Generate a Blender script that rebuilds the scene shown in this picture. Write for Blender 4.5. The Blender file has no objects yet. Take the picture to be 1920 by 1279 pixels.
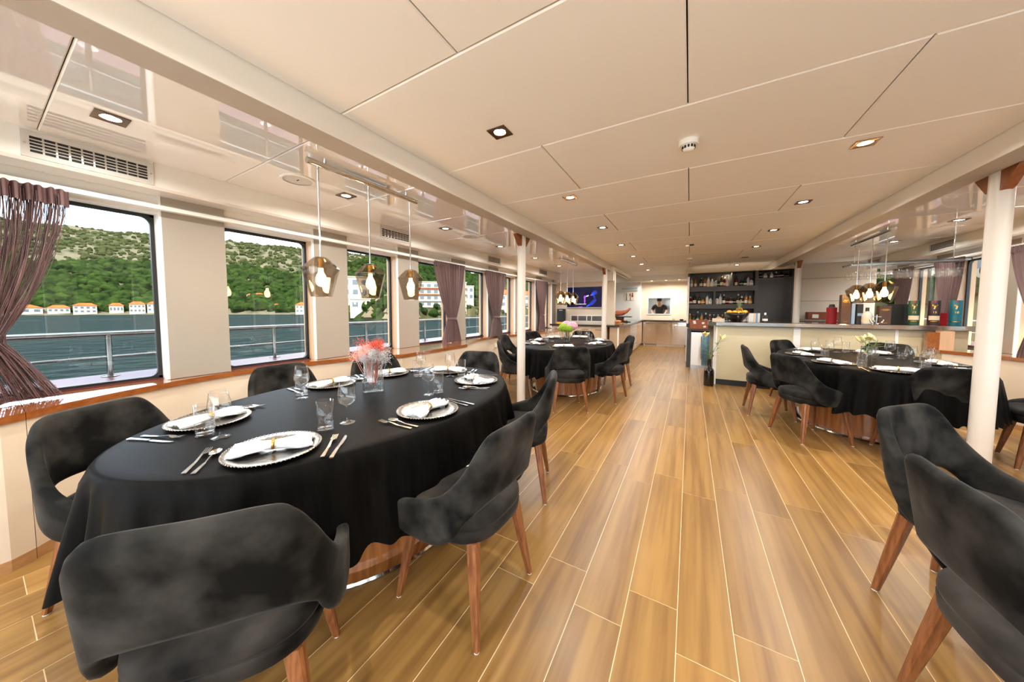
import bpy, bmesh, math, random
from mathutils import Vector, Matrix, noise
D = bpy.data; SC = bpy.context.scene; COL = SC.collection
PI = math.pi; R_ = math.radians
random.seed(7)

# ---------------------------------------------------------------- camera
cam = D.cameras.new('camera'); camo = D.objects.new('camera', cam); COL.objects.link(camo)
cam.sensor_fit = 'HORIZONTAL'; cam.sensor_width = 36.0; cam.lens = 598.53 / 1920 * 36
cam.shift_x = (960 - 935) / 1920; cam.shift_y = (613.52 - 639.5) / 1920
cam.clip_start = .02; cam.clip_end = 4000
CR = [[0.8579216, 0.0287308, -0.5129767], [0.5137807, -0.0479752, 0.8565791], [-0.0, -0.9984352, -0.0559203]]
camo.matrix_world = Matrix(((CR[0][0], -CR[0][1], -CR[0][2], 0), (CR[1][0], -CR[1][1], -CR[1][2], 0),
                            (CR[2][0], -CR[2][1], -CR[2][2], 1.32), (0, 0, 0, 1)))
SC.camera = camo
SC.view_settings.view_transform = 'Standard'; SC.view_settings.look = 'None'
SC.view_settings.gamma = 1.0; SC.view_settings.use_curve_mapping = False
SC.view_settings.exposure = 0.08
cy = SC.cycles
cy.use_denoising = True; cy.max_bounces = 7; cy.diffuse_bounces = 4; cy.glossy_bounces = 4; cy.use_adaptive_sampling = True; cy.adaptive_threshold = .03
cy.transmission_bounces = 4; cy.transparent_max_bounces = 28
cy.caustics_reflective = False; cy.caustics_refractive = False
cy.sample_clamp_indirect = 6.0; cy.blur_glossy = .5

# ---------------------------------------------------------------- sky and sun
W = D.worlds.new('sky'); SC.world = W; W.use_nodes = True
wn = W.node_tree; wn.nodes.clear()
def nd(nt, t, **k):
    n = nt.nodes.new(t)
    for a, v in k.items(): setattr(n, a, v)
    return n
_o = nd(wn, 'ShaderNodeOutputWorld'); _b = nd(wn, 'ShaderNodeBackground'); _t = nd(wn, 'ShaderNodeTexCoord')
_m = nd(wn, 'ShaderNodeMapping'); _m.inputs['Scale'].default_value = (1, 1, 3.2)
_n = nd(wn, 'ShaderNodeTexNoise'); _n.inputs['Scale'].default_value = 3.0; _n.inputs['Detail'].default_value = 7
_r = nd(wn, 'ShaderNodeValToRGB')
_r.color_ramp.elements[0].position = .38; _r.color_ramp.elements[0].color = (.42, .58, .78, 1)
_r.color_ramp.elements[1].position = .56; _r.color_ramp.elements[1].color = (.88, .92, .97, 1)
wn.links.new(_t.outputs['Generated'], _m.inputs['Vector']); wn.links.new(_m.outputs['Vector'], _n.inputs['Vector'])
wn.links.new(_n.outputs['Fac'], _r.inputs['Fac']); wn.links.new(_r.outputs['Color'], _b.inputs['Color'])
_b.inputs['Strength'].default_value = 7.0
wn.links.new(_b.outputs[0], _o.inputs[0])
sun = D.lights.new('sun', 'SUN'); sun.energy = 13.0; sun.angle = R_(6); sun.color = (1, .94, .84)
suno = D.objects.new('sun', sun); COL.objects.link(suno); suno.rotation_euler = (R_(28), R_(26), R_(20))
LAMP_W = 5.0      # watts of one recessed downlight
BULB_L = 130.0      # emission of one pendant bulb

# ---------------------------------------------------------------- helpers
def lin(c):
    return tuple(((v / 255) / 12.92 if v / 255 <= .04045 else ((v / 255 + .055) / 1.055) ** 2.4) for v in c)
MATS = {}
def mat(name, c, r=.5, m=0, c2=None, sc=5, st=(1, 1, 1), det=4, lo=.35, hi=.65, bump=0, bsc=None, spec=.5,
        coat=0, sheen=0, em=None, es=0, rnd=0, coord='Object', aniso=None):
    M = D.materials.new(name); M.use_nodes = True; nt = M.node_tree; P = nt.nodes['Principled BSDF']
    P.inputs['Base Color'].default_value = (*lin(c), 1); P.inputs['Roughness'].default_value = r
    P.inputs['Metallic'].default_value = m; P.inputs['Specular IOR Level'].default_value = spec
    P.inputs['Coat Weight'].default_value = coat; P.inputs['Coat Roughness'].default_value = .05
    if sheen:
        P.inputs['Sheen Weight'].default_value = sheen; P.inputs['Sheen Roughness'].default_value = .35
    if em: P.inputs['Emission Color'].default_value = (*lin(em), 1); P.inputs['Emission Strength'].default_value = es
    if c2 or bump:
        tc = nd(nt, 'ShaderNodeTexCoord'); mp = nd(nt, 'ShaderNodeMapping'); mp.inputs['Scale'].default_value = st
        nt.links.new(tc.outputs[coord], mp.inputs['Vector'])
        if rnd:
            oi = nd(nt, 'ShaderNodeObjectInfo'); ml = nd(nt, 'ShaderNodeMath', operation='MULTIPLY'); ml.inputs[1].default_value = 37
            nt.links.new(oi.outputs['Random'], ml.inputs[0]); nt.links.new(ml.outputs[0], mp.inputs['Location'])
    if c2:
        nz = nd(nt, 'ShaderNodeTexNoise'); nz.inputs['Scale'].default_value = sc; nz.inputs['Detail'].default_value = det
        rp = nd(nt, 'ShaderNodeValToRGB'); e = rp.color_ramp.elements
        e[0].position = lo; e[0].color = (*lin(c), 1); e[1].position = hi; e[1].color = (*lin(c2), 1)
        nt.links.new(mp.outputs[0], nz.inputs['Vector']); nt.links.new(nz.outputs['Fac'], rp.inputs['Fac'])
        out = rp.outputs['Color']
        if rnd:
            hs = nd(nt, 'ShaderNodeHueSaturation'); mr = nd(nt, 'ShaderNodeMapRange')
            mr.inputs['To Min'].default_value = 1 - rnd; mr.inputs['To Max'].default_value = 1 + rnd * .6
            nt.links.new(oi.outputs['Random'], mr.inputs['Value']); nt.links.new(mr.outputs[0], hs.inputs['Value'])
            nt.links.new(out, hs.inputs['Color']); out = hs.outputs['Color']
        nt.links.new(out, P.inputs['Base Color'])
    if bump:
        nb = nd(nt, 'ShaderNodeTexNoise'); nb.inputs['Scale'].default_value = bsc or sc; nb.inputs['Detail'].default_value = 3
        bp = nd(nt, 'ShaderNodeBump'); bp.inputs['Strength'].default_value = bump; bp.inputs['Distance'].default_value = .01
        nt.links.new(mp.outputs[0], nb.inputs['Vector']); nt.links.new(nb.outputs['Fac'], bp.inputs['Height'])
        nt.links.new(bp.outputs[0], P.inputs['Normal'])
    MATS[name] = M; return M
def glass(name, tint=(255, 255, 255), ior=1.5, rough=0.0, gloss=(255, 255, 255)):
    M = D.materials.new(name); M.use_nodes = True; nt = M.node_tree; nt.nodes.clear()
    o = nd(nt, 'ShaderNodeOutputMaterial'); mx = nd(nt, 'ShaderNodeMixShader'); fr = nd(nt, 'ShaderNodeFresnel')
    t = nd(nt, 'ShaderNodeBsdfTransparent'); g = nd(nt, 'ShaderNodeBsdfGlossy')
    fr.inputs['IOR'].default_value = ior; t.inputs['Color'].default_value = (*lin(tint), 1)
    g.inputs['Color'].default_value = (*lin(gloss), 1); g.inputs['Roughness'].default_value = rough
    ge = nd(nt, 'ShaderNodeNewGeometry'); ma = nd(nt, 'ShaderNodeMath', operation='MULTIPLY_ADD')   # a thin wall reflects alike on both faces
    ma.inputs[1].default_value = 1 / ior - ior; ma.inputs[2].default_value = ior
    nt.links.new(ge.outputs['Backfacing'], ma.inputs[0]); nt.links.new(ma.outputs[0], fr.inputs['IOR'])
    nt.links.new(fr.outputs[0], mx.inputs[0]); nt.links.new(t.outputs[0], mx.inputs[1]); nt.links.new(g.outputs[0], mx.inputs[2])
    nt.links.new(mx.outputs[0], o.inputs[0]); MATS[name] = M; return M
def gloss_paint(name, c, k, rough=.02, rc=(255, 255, 255)):
    M = D.materials.new(name); M.use_nodes = True; nt = M.node_tree; nt.nodes.clear()
    o = nd(nt, 'ShaderNodeOutputMaterial'); mx = nd(nt, 'ShaderNodeMixShader'); mx.inputs[0].default_value = k
    d = nd(nt, 'ShaderNodeBsdfDiffuse'); g = nd(nt, 'ShaderNodeBsdfGlossy')
    d.inputs['Color'].default_value = (*lin(c), 1); g.inputs['Roughness'].default_value = rough; g.inputs['Color'].default_value = (*lin(rc), 1)
    nt.links.new(d.outputs[0], mx.inputs[1]); nt.links.new(g.outputs[0], mx.inputs[2]); nt.links.new(mx.outputs[0], o.inputs[0])
    MATS[name] = M; return M
def setp(o, label=None, cat=None, group=None, kind=None):
    if label: o['label'] = label
    if cat: o['category'] = cat
    if group: o['group'] = group
    if kind: o['kind'] = kind
    return o
def thing(name, label=None, cat=None, loc=(0, 0, 0), rz=0, group=None, kind=None):
    o = D.objects.new(name, None); COL.objects.link(o); o.location = loc; o.rotation_euler = (0, 0, rz); o.empty_display_size = .05
    return setp(o, label, cat, group, kind)
def link(name, me, m=None, parent=None):
    o = D.objects.new(name, me); COL.objects.link(o)
    if m is not None and not me.materials: me.materials.append(MATS[m] if isinstance(m, str) else m)
    if parent is not None: o.parent = parent
    return o
class MB:
    def __init__(s): s.v = []; s.f = []
    def add(s, vs, fs):
        n = len(s.v); s.v += [tuple(v) for v in vs]; s.f += [tuple(i + n for i in f) for f in fs]; return s
    def box(s, x0, x1, y0, y1, z0, z1):
        x0, x1 = min(x0, x1), max(x0, x1); y0, y1 = min(y0, y1), max(y0, y1); z0, z1 = min(z0, z1), max(z0, z1)
        return s.add([(x, y, z) for z in (z0, z1) for y in (y0, y1) for x in (x0, x1)],
                     [(0, 2, 3, 1), (4, 5, 7, 6), (0, 1, 5, 4), (2, 6, 7, 3), (0, 4, 6, 2), (1, 3, 7, 5)])
    def bbox(s, x0, x1, y0, y1, z0, z1, b):      # box with chamfered vertical edges and top
        x0, x1 = min(x0, x1), max(x0, x1); y0, y1 = min(y0, y1), max(y0, y1)
        def ring(d, z, c):
            return [(x0 + d + c, y0 + d, z), (x1 - d - c, y0 + d, z), (x1 - d, y0 + d + c, z), (x1 - d, y1 - d - c, z),
                    (x1 - d - c, y1 - d, z), (x0 + d + c, y1 - d, z), (x0 + d, y1 - d - c, z), (x0 + d, y0 + d + c, z)]
        return s.rings([ring(b, z0, b), ring(0, z0 + b, b), ring(0, z1 - b, b), ring(b, z1, b)])
    def rings(s, rs, cap=True, closed=True):
        n = len(rs[0]); vs = [p for r in rs for p in r]; fs = []
        for i in range(len(rs) - 1):
            for j in range(n if closed else n - 1):
                k = (j + 1) % n; fs.append((i * n + j, i * n + k, (i + 1) * n + k, (i + 1) * n + j))
        if cap: fs += [tuple(range(n))[::-1], tuple((len(rs) - 1) * n + j for j in range(n))]
        return s.add(vs, fs)
    def lathe(s, prof, n=24, cx=0, cy=0, cz=0, sx=1, sy=1, cap=False, rot=0):
        return s.rings([[(cx + r * sx * math.cos(2 * PI * j / n + rot), cy + r * sy * math.sin(2 * PI * j / n + rot), cz + z) for j in range(n)] for r, z in prof], cap)
    def tube(s, pts, r, n=8, cap=True):
        pts = [Vector(p) for p in pts]; rs = []
        rr = r if isinstance(r, (list, tuple)) else [r] * len(pts)
        t0 = (pts[1] - pts[0]).normalized(); a = t0.orthogonal().normalized()
        for i, p in enumerate(pts):
            t = (pts[min(i + 1, len(pts) - 1)] - pts[max(i - 1, 0)]).normalized()
            a = (a - t * a.dot(t)); a = a.normalized() if a.length > 1e-6 else t.orthogonal().normalized()
            b = t.cross(a)
            rs.append([tuple(p + (a * math.cos(2 * PI * j / n) + b * math.sin(2 * PI * j / n)) * rr[i]) for j in range(n)])
        return s.rings(rs, cap)
    def sheet(s, rows):           # open grid of rows of points
        return s.rings(rows, False, False)
    def prism(s, pts, y0, y1):    # polygon in xz extruded over y
        n = len(pts); vs = [(x, y0, z) for x, z in pts] + [(x, y1, z) for x, z in pts]
        return s.add(vs, [tuple(range(n)), tuple(range(n, 2 * n))[::-1]] + [(j, j + n, (j + 1) % n + n, (j + 1) % n) for j in range(n)])
    def slab(s, pts, z0, z1):     # polygon in xy extruded over z
        n = len(pts); vs = [(x, y, z0) for x, y in pts] + [(x, y, z1) for x, y in pts]
        return s.add(vs, [tuple(range(n))[::-1], tuple(range(n, 2 * n))] + [(j, (j + 1) % n, (j + 1) % n + n, j + n) for j in range(n)])
    def ball(s, c, r, sx=1, sy=1, sz=1, n=8, k=6):
        return s.rings([[(c[0] + r * sx * math.sin(PI * i / k) * math.cos(2 * PI * j / n), c[1] + r * sy * math.sin(PI * i / k) * math.sin(2 * PI * j / n),
                          c[2] - r * sz * math.cos(PI * i / k)) for j in range(n)] for i in range(1, k)], True)
    def octa(s, c, r):
        x, y, z = c
        return s.add([(x + r, y, z), (x - r, y, z), (x, y + r, z), (x, y - r, z), (x, y, z + r), (x, y, z - r)],
                     [(0, 2, 4), (2, 1, 4), (1, 3, 4), (3, 0, 4), (2, 0, 5), (1, 2, 5), (3, 1, 5), (0, 3, 5)])
    def mesh(s, name, m=None, smooth=False, fix=True):
        me = D.meshes.new(name); me.from_pydata(s.v, [], s.f)
        if fix:
            bm = bmesh.new(); bm.from_mesh(me); bmesh.ops.recalc_face_normals(bm, faces=bm.faces); bm.to_mesh(me); bm.free()
        if smooth:
            me.polygons.foreach_set('use_smooth', [True] * len(me.polygons))
            if smooth != 1 and hasattr(me, 'set_sharp_from_angle'): me.set_sharp_from_angle(angle=R_(smooth))
        if m: me.materials.append(MATS[m] if isinstance(m, str) else m)
        me.update(); return me
    def build(s, name, m, parent=None, smooth=False, fix=True):
        return link(name, s.mesh(name, m, smooth, fix), None, parent)
def bake(o, mods):                 # evaluate modifiers into a plain mesh
    for t, kw in mods:
        md = o.modifiers.new(t, t)
        for k, v in kw.items(): setattr(md, k, v)
    dg = bpy.context.evaluated_depsgraph_get(); dg.update()
    me = D.meshes.new_from_object(o.evaluated_get(dg)); o.modifiers.clear(); o.data = me
    me.polygons.foreach_set('use_smooth', [True] * len(me.polygons)); return o
def kids(o): return [c for c in D.objects if c.parent is o]
def dup(root, loc, rz, label=None, group=None):
    ch = CH.setdefault(root.name, None)
    if ch is None: ch = CH[root.name] = [(c, kids(c)) for c in kids(root)]
    r = root.copy(); COL.objects.link(r); r.location = loc; r.rotation_euler = (0, 0, rz)
    if label: r['label'] = label
    if group: r['group'] = group
    for c, gs in ch:
        d = c.copy(); COL.objects.link(d); d.parent = r
        for g in gs:
            e = g.copy(); COL.objects.link(e); e.parent = d
    return r
CH = {}
def cr(P, n):                      # Catmull-Rom through points
    out = []; m = len(P)
    for i in range(m - 1):
        p = [P[max(i - 1, 0)], P[i], P[i + 1], P[min(i + 2, m - 1)]]
        for k in range(n):
            t = k / n
            out.append(tuple(.5 * (2 * b + (c - a) * t + (2 * a - 5 * b + 4 * c - d) * t * t + (3 * b - a - 3 * c + d) * t ** 3) for a, b, c, d in zip(*p)))
    return out + [tuple(P[-1])]
def text_mesh(txt, size):
    cu = D.curves.new('t', 'FONT'); cu.body = txt; cu.size = size; cu.align_x = 'CENTER'; cu.extrude = .0006
    o = D.objects.new('t', cu); COL.objects.link(o); dg = bpy.context.evaluated_depsgraph_get(); dg.update()
    me = D.meshes.new_from_object(o.evaluated_get(dg)); D.objects.remove(o); return me

# ---------------------------------------------------------------- materials
mat('ceil', (243, 239, 233), .75, c2=(245, 242, 237), sc=1.2)
mat('void', (60, 48, 36), .9, c2=(70, 58, 44), sc=3)
mat('white', (240, 237, 230), .45, c2=(244, 242, 236), sc=2)
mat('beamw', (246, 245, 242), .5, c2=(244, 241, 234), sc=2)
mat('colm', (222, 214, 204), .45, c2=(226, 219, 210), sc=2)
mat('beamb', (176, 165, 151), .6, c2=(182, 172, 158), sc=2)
gloss_paint('gloss', (244, 238, 230), .42, .012)
gloss_paint('cab', (206, 180, 150), .16, .03)
gloss_paint('cabw', (232, 228, 222), .18, .05)
mat('wall', (228, 211, 188), .5, c2=(232, 216, 194), sc=1.5)
mat('pillar', (159, 151, 140), .42, c2=(163, 156, 144), sc=1.5)
mat('khaki', (205, 192, 158), .4, c2=(210, 198, 165), sc=1.3)
mat('reveal', (214, 176, 138), .35, c2=(204, 164, 124), sc=3, st=(14, 14, 1))
mat('sillw', (146, 84, 40), .08, c2=(168, 100, 50), sc=4, st=(12, 1.2, 12), coat=1, spec=1)
mat('baseb', (176, 130, 84), .4, c2=(190, 146, 98), sc=4, st=(1, 6, 20))
mat('grout', (232, 208, 172), .7, c2=(218, 188, 148), sc=9)
mat('plank', (120, 83, 42), .32, c2=(158, 120, 66), sc=1.9, st=(13, .55, 1), det=6, lo=.25, hi=.62, rnd=.24, bump=.03, bsc=6, spec=.45)
mat('railm', (128, 126, 122), .14, 1, c2=(112, 110, 106), sc=3)
mat('chrome', (225, 225, 225), .1, 1, c2=(215, 215, 214), sc=3)
mat('steel', (200, 200, 198), .22, 1, c2=(188, 188, 186), sc=3, st=(1, 1, 30))
mat('silver', (196, 190, 182), .2, 1, c2=(176, 168, 158), sc=16, bump=.15, bsc=40)
mat('bead', (186, 178, 170), .28, 1, c2=(150, 140, 130), sc=60)
mat('gold', (206, 164, 84), .25, 1, c2=(190, 146, 70), sc=10)
mat('black', (26, 25, 24), .4, c2=(31, 30, 28), sc=4)
mat('blackf', (38, 36, 34), .28, c2=(44, 42, 39), sc=2)
mat('shelf', (58, 54, 51), .45, c2=(66, 61, 57), sc=2)
mat('maroon', (86, 46, 54), .2, c2=(104, 60, 66), sc=5, st=(1, .3, 1), spec=.3)
mat('velvet', (11, 11, 10), .75, c2=(58, 56, 53), sc=6, det=9, lo=.40, hi=.66, spec=.10, sheen=.06, bump=.2, bsc=12, rnd=.1)
mat('velvets', (16, 15, 14), .75, c2=(62, 58, 54), sc=4, det=6, lo=.40, hi=.68, spec=.08, sheen=.06, rnd=.1)
mat('cloth', (12, 11, 10), .46, c2=(18, 17, 16), sc=5, st=(1, 8, 1), spec=.035, bump=.05, bsc=55)
mat('legw', (112, 66, 36), .3, c2=(146, 92, 54), sc=5, st=(16, 16, 1.5), det=6, spec=.5)
mat('drum', (150, 88, 42), .16, c2=(186, 118, 62), sc=4, st=(9, 9, .7), det=6, coat=.4)
mat('brack', (126, 70, 34), .3, c2=(146, 86, 46), sc=5, st=(8, 8, 2))
mat('curt', (91, 70, 70), .8, c2=(107, 84, 82), sc=9, st=(1, 1, .2), sheen=.3)
mat('thread', (88, 62, 62), .7, c2=(116, 88, 86), sc=12, st=(1, 1, .1))
mat('napkin', (243, 241, 238), .75, c2=(248, 247, 245), sc=8, bump=.08, bsc=30)
mat('grille', (214, 210, 203), .4, c2=(206, 202, 195), sc=4)
mat('dark', (20, 21, 22), .6, c2=(27, 28, 29), sc=4)
mat('ctop', (40, 38, 40), .12, c2=(54, 51, 52), sc=30, coat=.3)
mat('brown', (74, 52, 40), .5, c2=(84, 60, 47), sc=5)
mat('leather', (134, 68, 36), .45, c2=(150, 80, 44), sc=7)
mat('red', (150, 24, 30), .3, c2=(168, 30, 36), sc=5)
mat('teal', (28, 116, 134), .3, c2=(24, 100, 120), sc=5)
mat('greent', (40, 72, 52), .3, c2=(48, 84, 60), sc=5)
mat('plum', (58, 42, 48), .3, c2=(68, 50, 56), sc=5)
mat('blueb', (126, 156, 186), .4, c2=(140, 170, 196), sc=5)
mat('cream', (226, 206, 176), .5, c2=(232, 214, 186), sc=5)
mat('orange', (238, 158, 22), .5, c2=(246, 176, 40), sc=8, bump=.1, bsc=60)
mat('pine', (190, 140, 40), .6, c2=(120, 96, 30), sc=30, bump=.4, bsc=30)
mat('leaf', (58, 104, 36), .5, c2=(90, 136, 52), sc=12)
mat('leafp', (150, 168, 130), .55, c2=(110, 138, 88), sc=10)
mat('petal', (250, 240, 196), .5, c2=(236, 216, 120), sc=14)
mat('pinkf', (240, 168, 150), .7, c2=(246, 196, 182), sc=20)
mat('redf', (206, 66, 40), .7, c2=(226, 90, 60), sc=20)
mat('silverf', (176, 172, 170), .7, c2=(206, 200, 200), sc=20)
mat('hydg', (140, 176, 40), .7, c2=(176, 204, 66), sc=30)
mat('hydp', (240, 170, 196), .7, c2=(250, 206, 220), sc=30)
mat('ham', (176, 92, 62), .5, c2=(204, 124, 86), sc=14)
mat('skin', (214, 160, 130), .5, c2=(220, 168, 140), sc=10)
mat('hair', (34, 24, 20), .6, c2=(44, 32, 26), sc=40)
mat('lampw', (255, 250, 240), .5, em=(255, 240, 214), es=16, c2=(255, 252, 246), sc=4)
mat('bulb', (255, 240, 210), .5, em=(255, 206, 138), es=BULB_L, c2=(255, 244, 220), sc=4)
mat('scr', (5, 6, 20), .15, em=(14, 16, 52), es=1.0, c2=(7, 8, 26), sc=4)
mat('scrb', (20, 60, 200), .3, em=(30, 90, 235), es=1.1, c2=(30, 70, 210), sc=20)
mat('scrd', (10, 26, 110), .3, em=(14, 40, 150), es=.9, c2=(16, 34, 130), sc=20)
mat('scrp', (140, 60, 190), .3, em=(170, 80, 220), es=.9, c2=(150, 70, 200), sc=20)
mat('scrw', (230, 230, 235), .3, em=(230, 230, 240), es=.9, c2=(240, 240, 240), sc=20)
mat('artw', (250, 246, 238), .6, c2=(238, 232, 222), sc=5)
mat('chromeb', (214, 208, 200), .12, 1, c2=(190, 184, 176), sc=2.5)
mat('bowlb', (18, 16, 16), .12, c2=(26, 22, 20), sc=6, coat=.5)
mat('bronze', (96, 70, 46), .25, .9, c2=(120, 90, 60), sc=6)
mat('deckw', (236, 235, 232), .5, c2=(228, 227, 224), sc=2)
glass('pane', (250, 252, 252), 1.42)
glass('wine', (255, 255, 255), 1.5)
glass('vaseg', (246, 247, 247), 1.7, .02)
glass('smoke', (226, 220, 212), 1.55, .01)
glass('cool', (205, 222, 230), 1.5, .02)
glass('liquid', (246, 249, 249), 1.33)

X0 = -.042                       # centre line of the saloon
def xm(s, x): return x if s < 0 else 2 * X0 - x
ZC, ZG, ZB = 2.45, 2.32, 2.30    # main ceiling, side ceiling, underside of the beams
YB, YE = -2.2, 13.3              # ends of the room
XWIN = -3.33

# ---------------------------------------------------------------- floor
fl = thing('floor', kind='structure')
MB().box(-3.42, 3.34, YB, YE + 1.2, -.06, -.0008).build('grout_bed', 'grout', fl)
PW, PL = .199, 1.257
pm = MB().box(-PW / 2 + .0016, PW / 2 - .0016, -PL / 2 + .0016, PL / 2 - .0016, -.012, 0).mesh('plank', 'plank')
rest = MB()
for k in range(-17, 17):
    xc = -.010 + PW * (k + .5); off = 1.342 if k % 2 == 0 else 1.545
    for n in range(-4, 11):
        yc = off + PL * (n + .5)
        if yc < YB + .6 or yc > YE + .6: continue
        ang = math.degrees(math.atan2(xc, max(yc + .4, .01)))
        if -.3 < yc < 8.9 and -14 * 0 - 95 < ang < 31 and xc > -3.4 and not (xc > .5 and yc > 7):
            o = link('plank', pm, None, fl); o.location = (xc, yc, 0)
        else:
            rest.box(xc - PW / 2 + .0016, xc + PW / 2 - .0016, yc - PL / 2 + .0016, yc + PL / 2 - .0016, -.012, 0)
setp(rest.build('far_planks', 'plank', fl), kind='stuff')

# ---------------------------------------------------------------- main ceiling
ce = thing('ceiling', kind='structure')
MB().box(-3.55, 3.47, YB, YE + 1.2, ZC + .05, ZC + .09).build('ceiling_deck', 'void', ce)
def panel(x0, x1, y0, y1, z, m, name='ceiling_panel', g=.003, t=.012, par=None):
    b = .006
    rs = [[(x0 + d, y0 + d, zz), (x1 - d, y0 + d, zz), (x1 - d, y1 - d, zz), (x0 + d, y1 - d, zz)] for d, zz in ((g, z + t), (g, z + b), (g + b, z))]
    return MB().rings(rs).build(name, m, par or ce)
XBL, XBR = -1.775, 1.691
LX = [-.919, -.043, .837]
for n in range(-5, 12):
    y0 = 1.178 + .931 * n; y1 = y0 + .931
    if y0 > 11.8: continue
    y0 = max(y0, YB); y1 = min(y1, 11.9)
    xs = [XBL] + ([LX[1]] if n % 2 == 0 else [LX[0], LX[2]]) + [XBR]
    for a, b in zip(xs, xs[1:]): panel(a, b, y0, y1, ZC, 'ceil')
for s in (-1, 1):
    bm_ = thing('trim_1' if s < 0 else 'trim_2', kind='structure')
    a, b = xm(s, XBL), xm(s, -1.935)
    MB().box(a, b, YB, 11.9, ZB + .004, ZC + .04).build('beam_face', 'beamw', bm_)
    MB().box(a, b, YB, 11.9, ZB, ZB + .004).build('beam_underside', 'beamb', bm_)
# side ceilings of glossy panels, fascias with the small soffit over the windows
for s in (-1, 1):
    a, b = xm(s, -1.935), xm(s, -3.17); a, b = min(a, b), max(a, b)
    yend = 8.75 if s < 0 else 9.55
    y = .256 - 4 * .845
    while y < yend - .1:
        panel(a, b, max(y, YB), min(y + .845, yend), ZG, 'gloss', 'gloss_panel', .0015, .01)
        y += .845
    tr = thing('trim_3' if s < 0 else 'trim_4', kind='structure')
    MB().box(xm(s, -3.17), xm(s, -3.19), YB, yend, 2.16, ZG + .02).build('fascia_board', 'white', tr)
    MB().box(xm(s, -3.17), xm(s, -3.36), YB, yend, 2.14, 2.16).build('soffit_board', 'gloss', tr)
    MB().box(xm(s, -3.25), xm(s, -3.285), YB, yend, 2.03, 2.046).box(xm(s, -3.285), xm(s, -3.30), YB, yend, 2.03, 2.066).build('curtain_track', 'white', tr)

# ---------------------------------------------------------------- window walls
PK = [(.757 + 1.1015 * k, .757 + 1.1015 * k + .385) for k in range(-3, 12)]
def bay(y):                      # plan of the front edge of the sill: scalloped round each table
    for y0, y1, dp in ((-3.77, -1.2, .42), (.1, 2.6, .45), (3.87, 6.45, .40)):
        if y0 < y < y1: return -2.87 - dp * math.sin(PI * (y - y0) / (y1 - y0)) ** .75
    return -2.87
wi = 1
for s in (-1, 1):
    wl = thing('wall_left' if s < 0 else 'wall_right', kind='structure')
    yend = YE if s < 0 else 9.55
    # outer skin under the sills and the header over the windows
    MB().box(xm(s, -3.50), xm(s, -3.56), YB, yend, 0, .79).build('lower_hull', 'white', wl)
    MB().box(xm(s, -3.36), xm(s, -3.54), YB, yend, 2.02, 2.5).build('header', 'white', wl)
    for i, (a, b) in enumerate(PK):
        if a > yend - .3: break
        b2 = min(b, yend)
        p = MB().box(xm(s, XWIN), xm(s, -3.36), a + .012, b2 - .004, .795, 2.14).build('pillar', 'pillar', wl)
        MB().box(xm(s, XWIN - .002), xm(s, -3.36), a, a + .012, .795, 2.14).build('edge_strip', 'white', p)
        MB().box(xm(s, -3.36), xm(s, -3.54), a, b2, .79, 2.14).build('window_reveal', 'reveal' if a > 1 else 'white', p)
    # lower wall: panels that follow the scallops, wooden sill boards and skirting
    cuts = [YB, -.9, .134, 1.3, 2.62, 3.87, 5.1, 6.45, 8.1 if s < 0 else 6.7]
    for a, b in zip(cuts, cuts[1:]):
        n = max(2, int((b - a) / .07)); ys = [a + (b - a) * i / n for i in range(n + 1)]
        inn = [(xm(s, bay(y) - .02), y) for y in ys]
        ga = a + .002
        inn[0] = (inn[0][0], ga)
        MB().slab(inn + [(x + (-.02 if s < 0 else .02), y) for x, y in inn[::-1]], .06, .754).build('wall_panel', 'wall', wl)
        MB().slab(inn + [(x + (-.02 if s < 0 else .02), y) for x, y in [(xm(s, bay(y) - .008), y) for y in ys][::-1]], .0, .06).build('skirting', 'baseb', wl)
        fr = [(xm(s, bay(y)), y) for y in ys]; fr[0] = (fr[0][0], ga)
        MB().slab(fr + [(xm(s, -3.5), b), (xm(s, -3.5), ga)], .754, .792).build('sill_board', 'sillw', wl)
    for i in range(len(PK) - 1):
        a, b = PK[i][1], PK[i + 1][0]
        if b > yend: break
        if b < -1.2: continue
        w = thing('window_%d' % wi, kind='structure'); wi += 1
        xa, xb = xm(s, -3.455), xm(s, -3.485); fw = .022
        fr = MB().box(xa, xb, a, b, .795, .795 + fw).box(xa, xb, a, b, 2.02 - fw, 2.02).box(xa, xb, a, a + fw, .795, 2.02).box(xa, xb, b - fw, b, .795, 2.02)
        for ya, yb_, za, zb in ((a + fw, a + fw + .05, 2.02 - fw, 2.02 - fw - .05), (b - fw, b - fw - .05, 2.02 - fw, 2.02 - fw - .05),
                                (a + fw, a + fw + .05, .795 + fw, .795 + fw + .05), (b - fw, b - fw - .05, .795 + fw, .795 + fw + .05)):
            arc = [(ya, za)] + [(yb_ + (ya - yb_) * math.cos(t), zb + (za - zb) * math.sin(t)) for t in [PI / 2 * k / 5 for k in range(6)]]
            fr.add([(x, y, z) for x in (xa, xb) for y, z in arc], [tuple(range(7)), tuple(range(7, 14))] + [(k, (k + 1) % 7, (k + 1) % 7 + 7, k + 7) for k in range(7)])
        fr.build('window_frame', 'black', w)
        MB().box(xm(s, -3.43), xm(s, -3.5), a + .004, b - .004, .793, .80).build('drip_sill', 'maroon', w)
        MB().box(xm(s, -3.468), xm(s, -3.474), a + fw * .6, b - fw * .6, .805, 2.01).build('pane', 'pane', w)
    if s < 0:
        MB().slab([(-3.36, 8.78), (-3.36, YE), (-3.34, YE), (-3.34, 8.78)], 0, .8).build('galley_panel', 'wall', wl)

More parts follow.
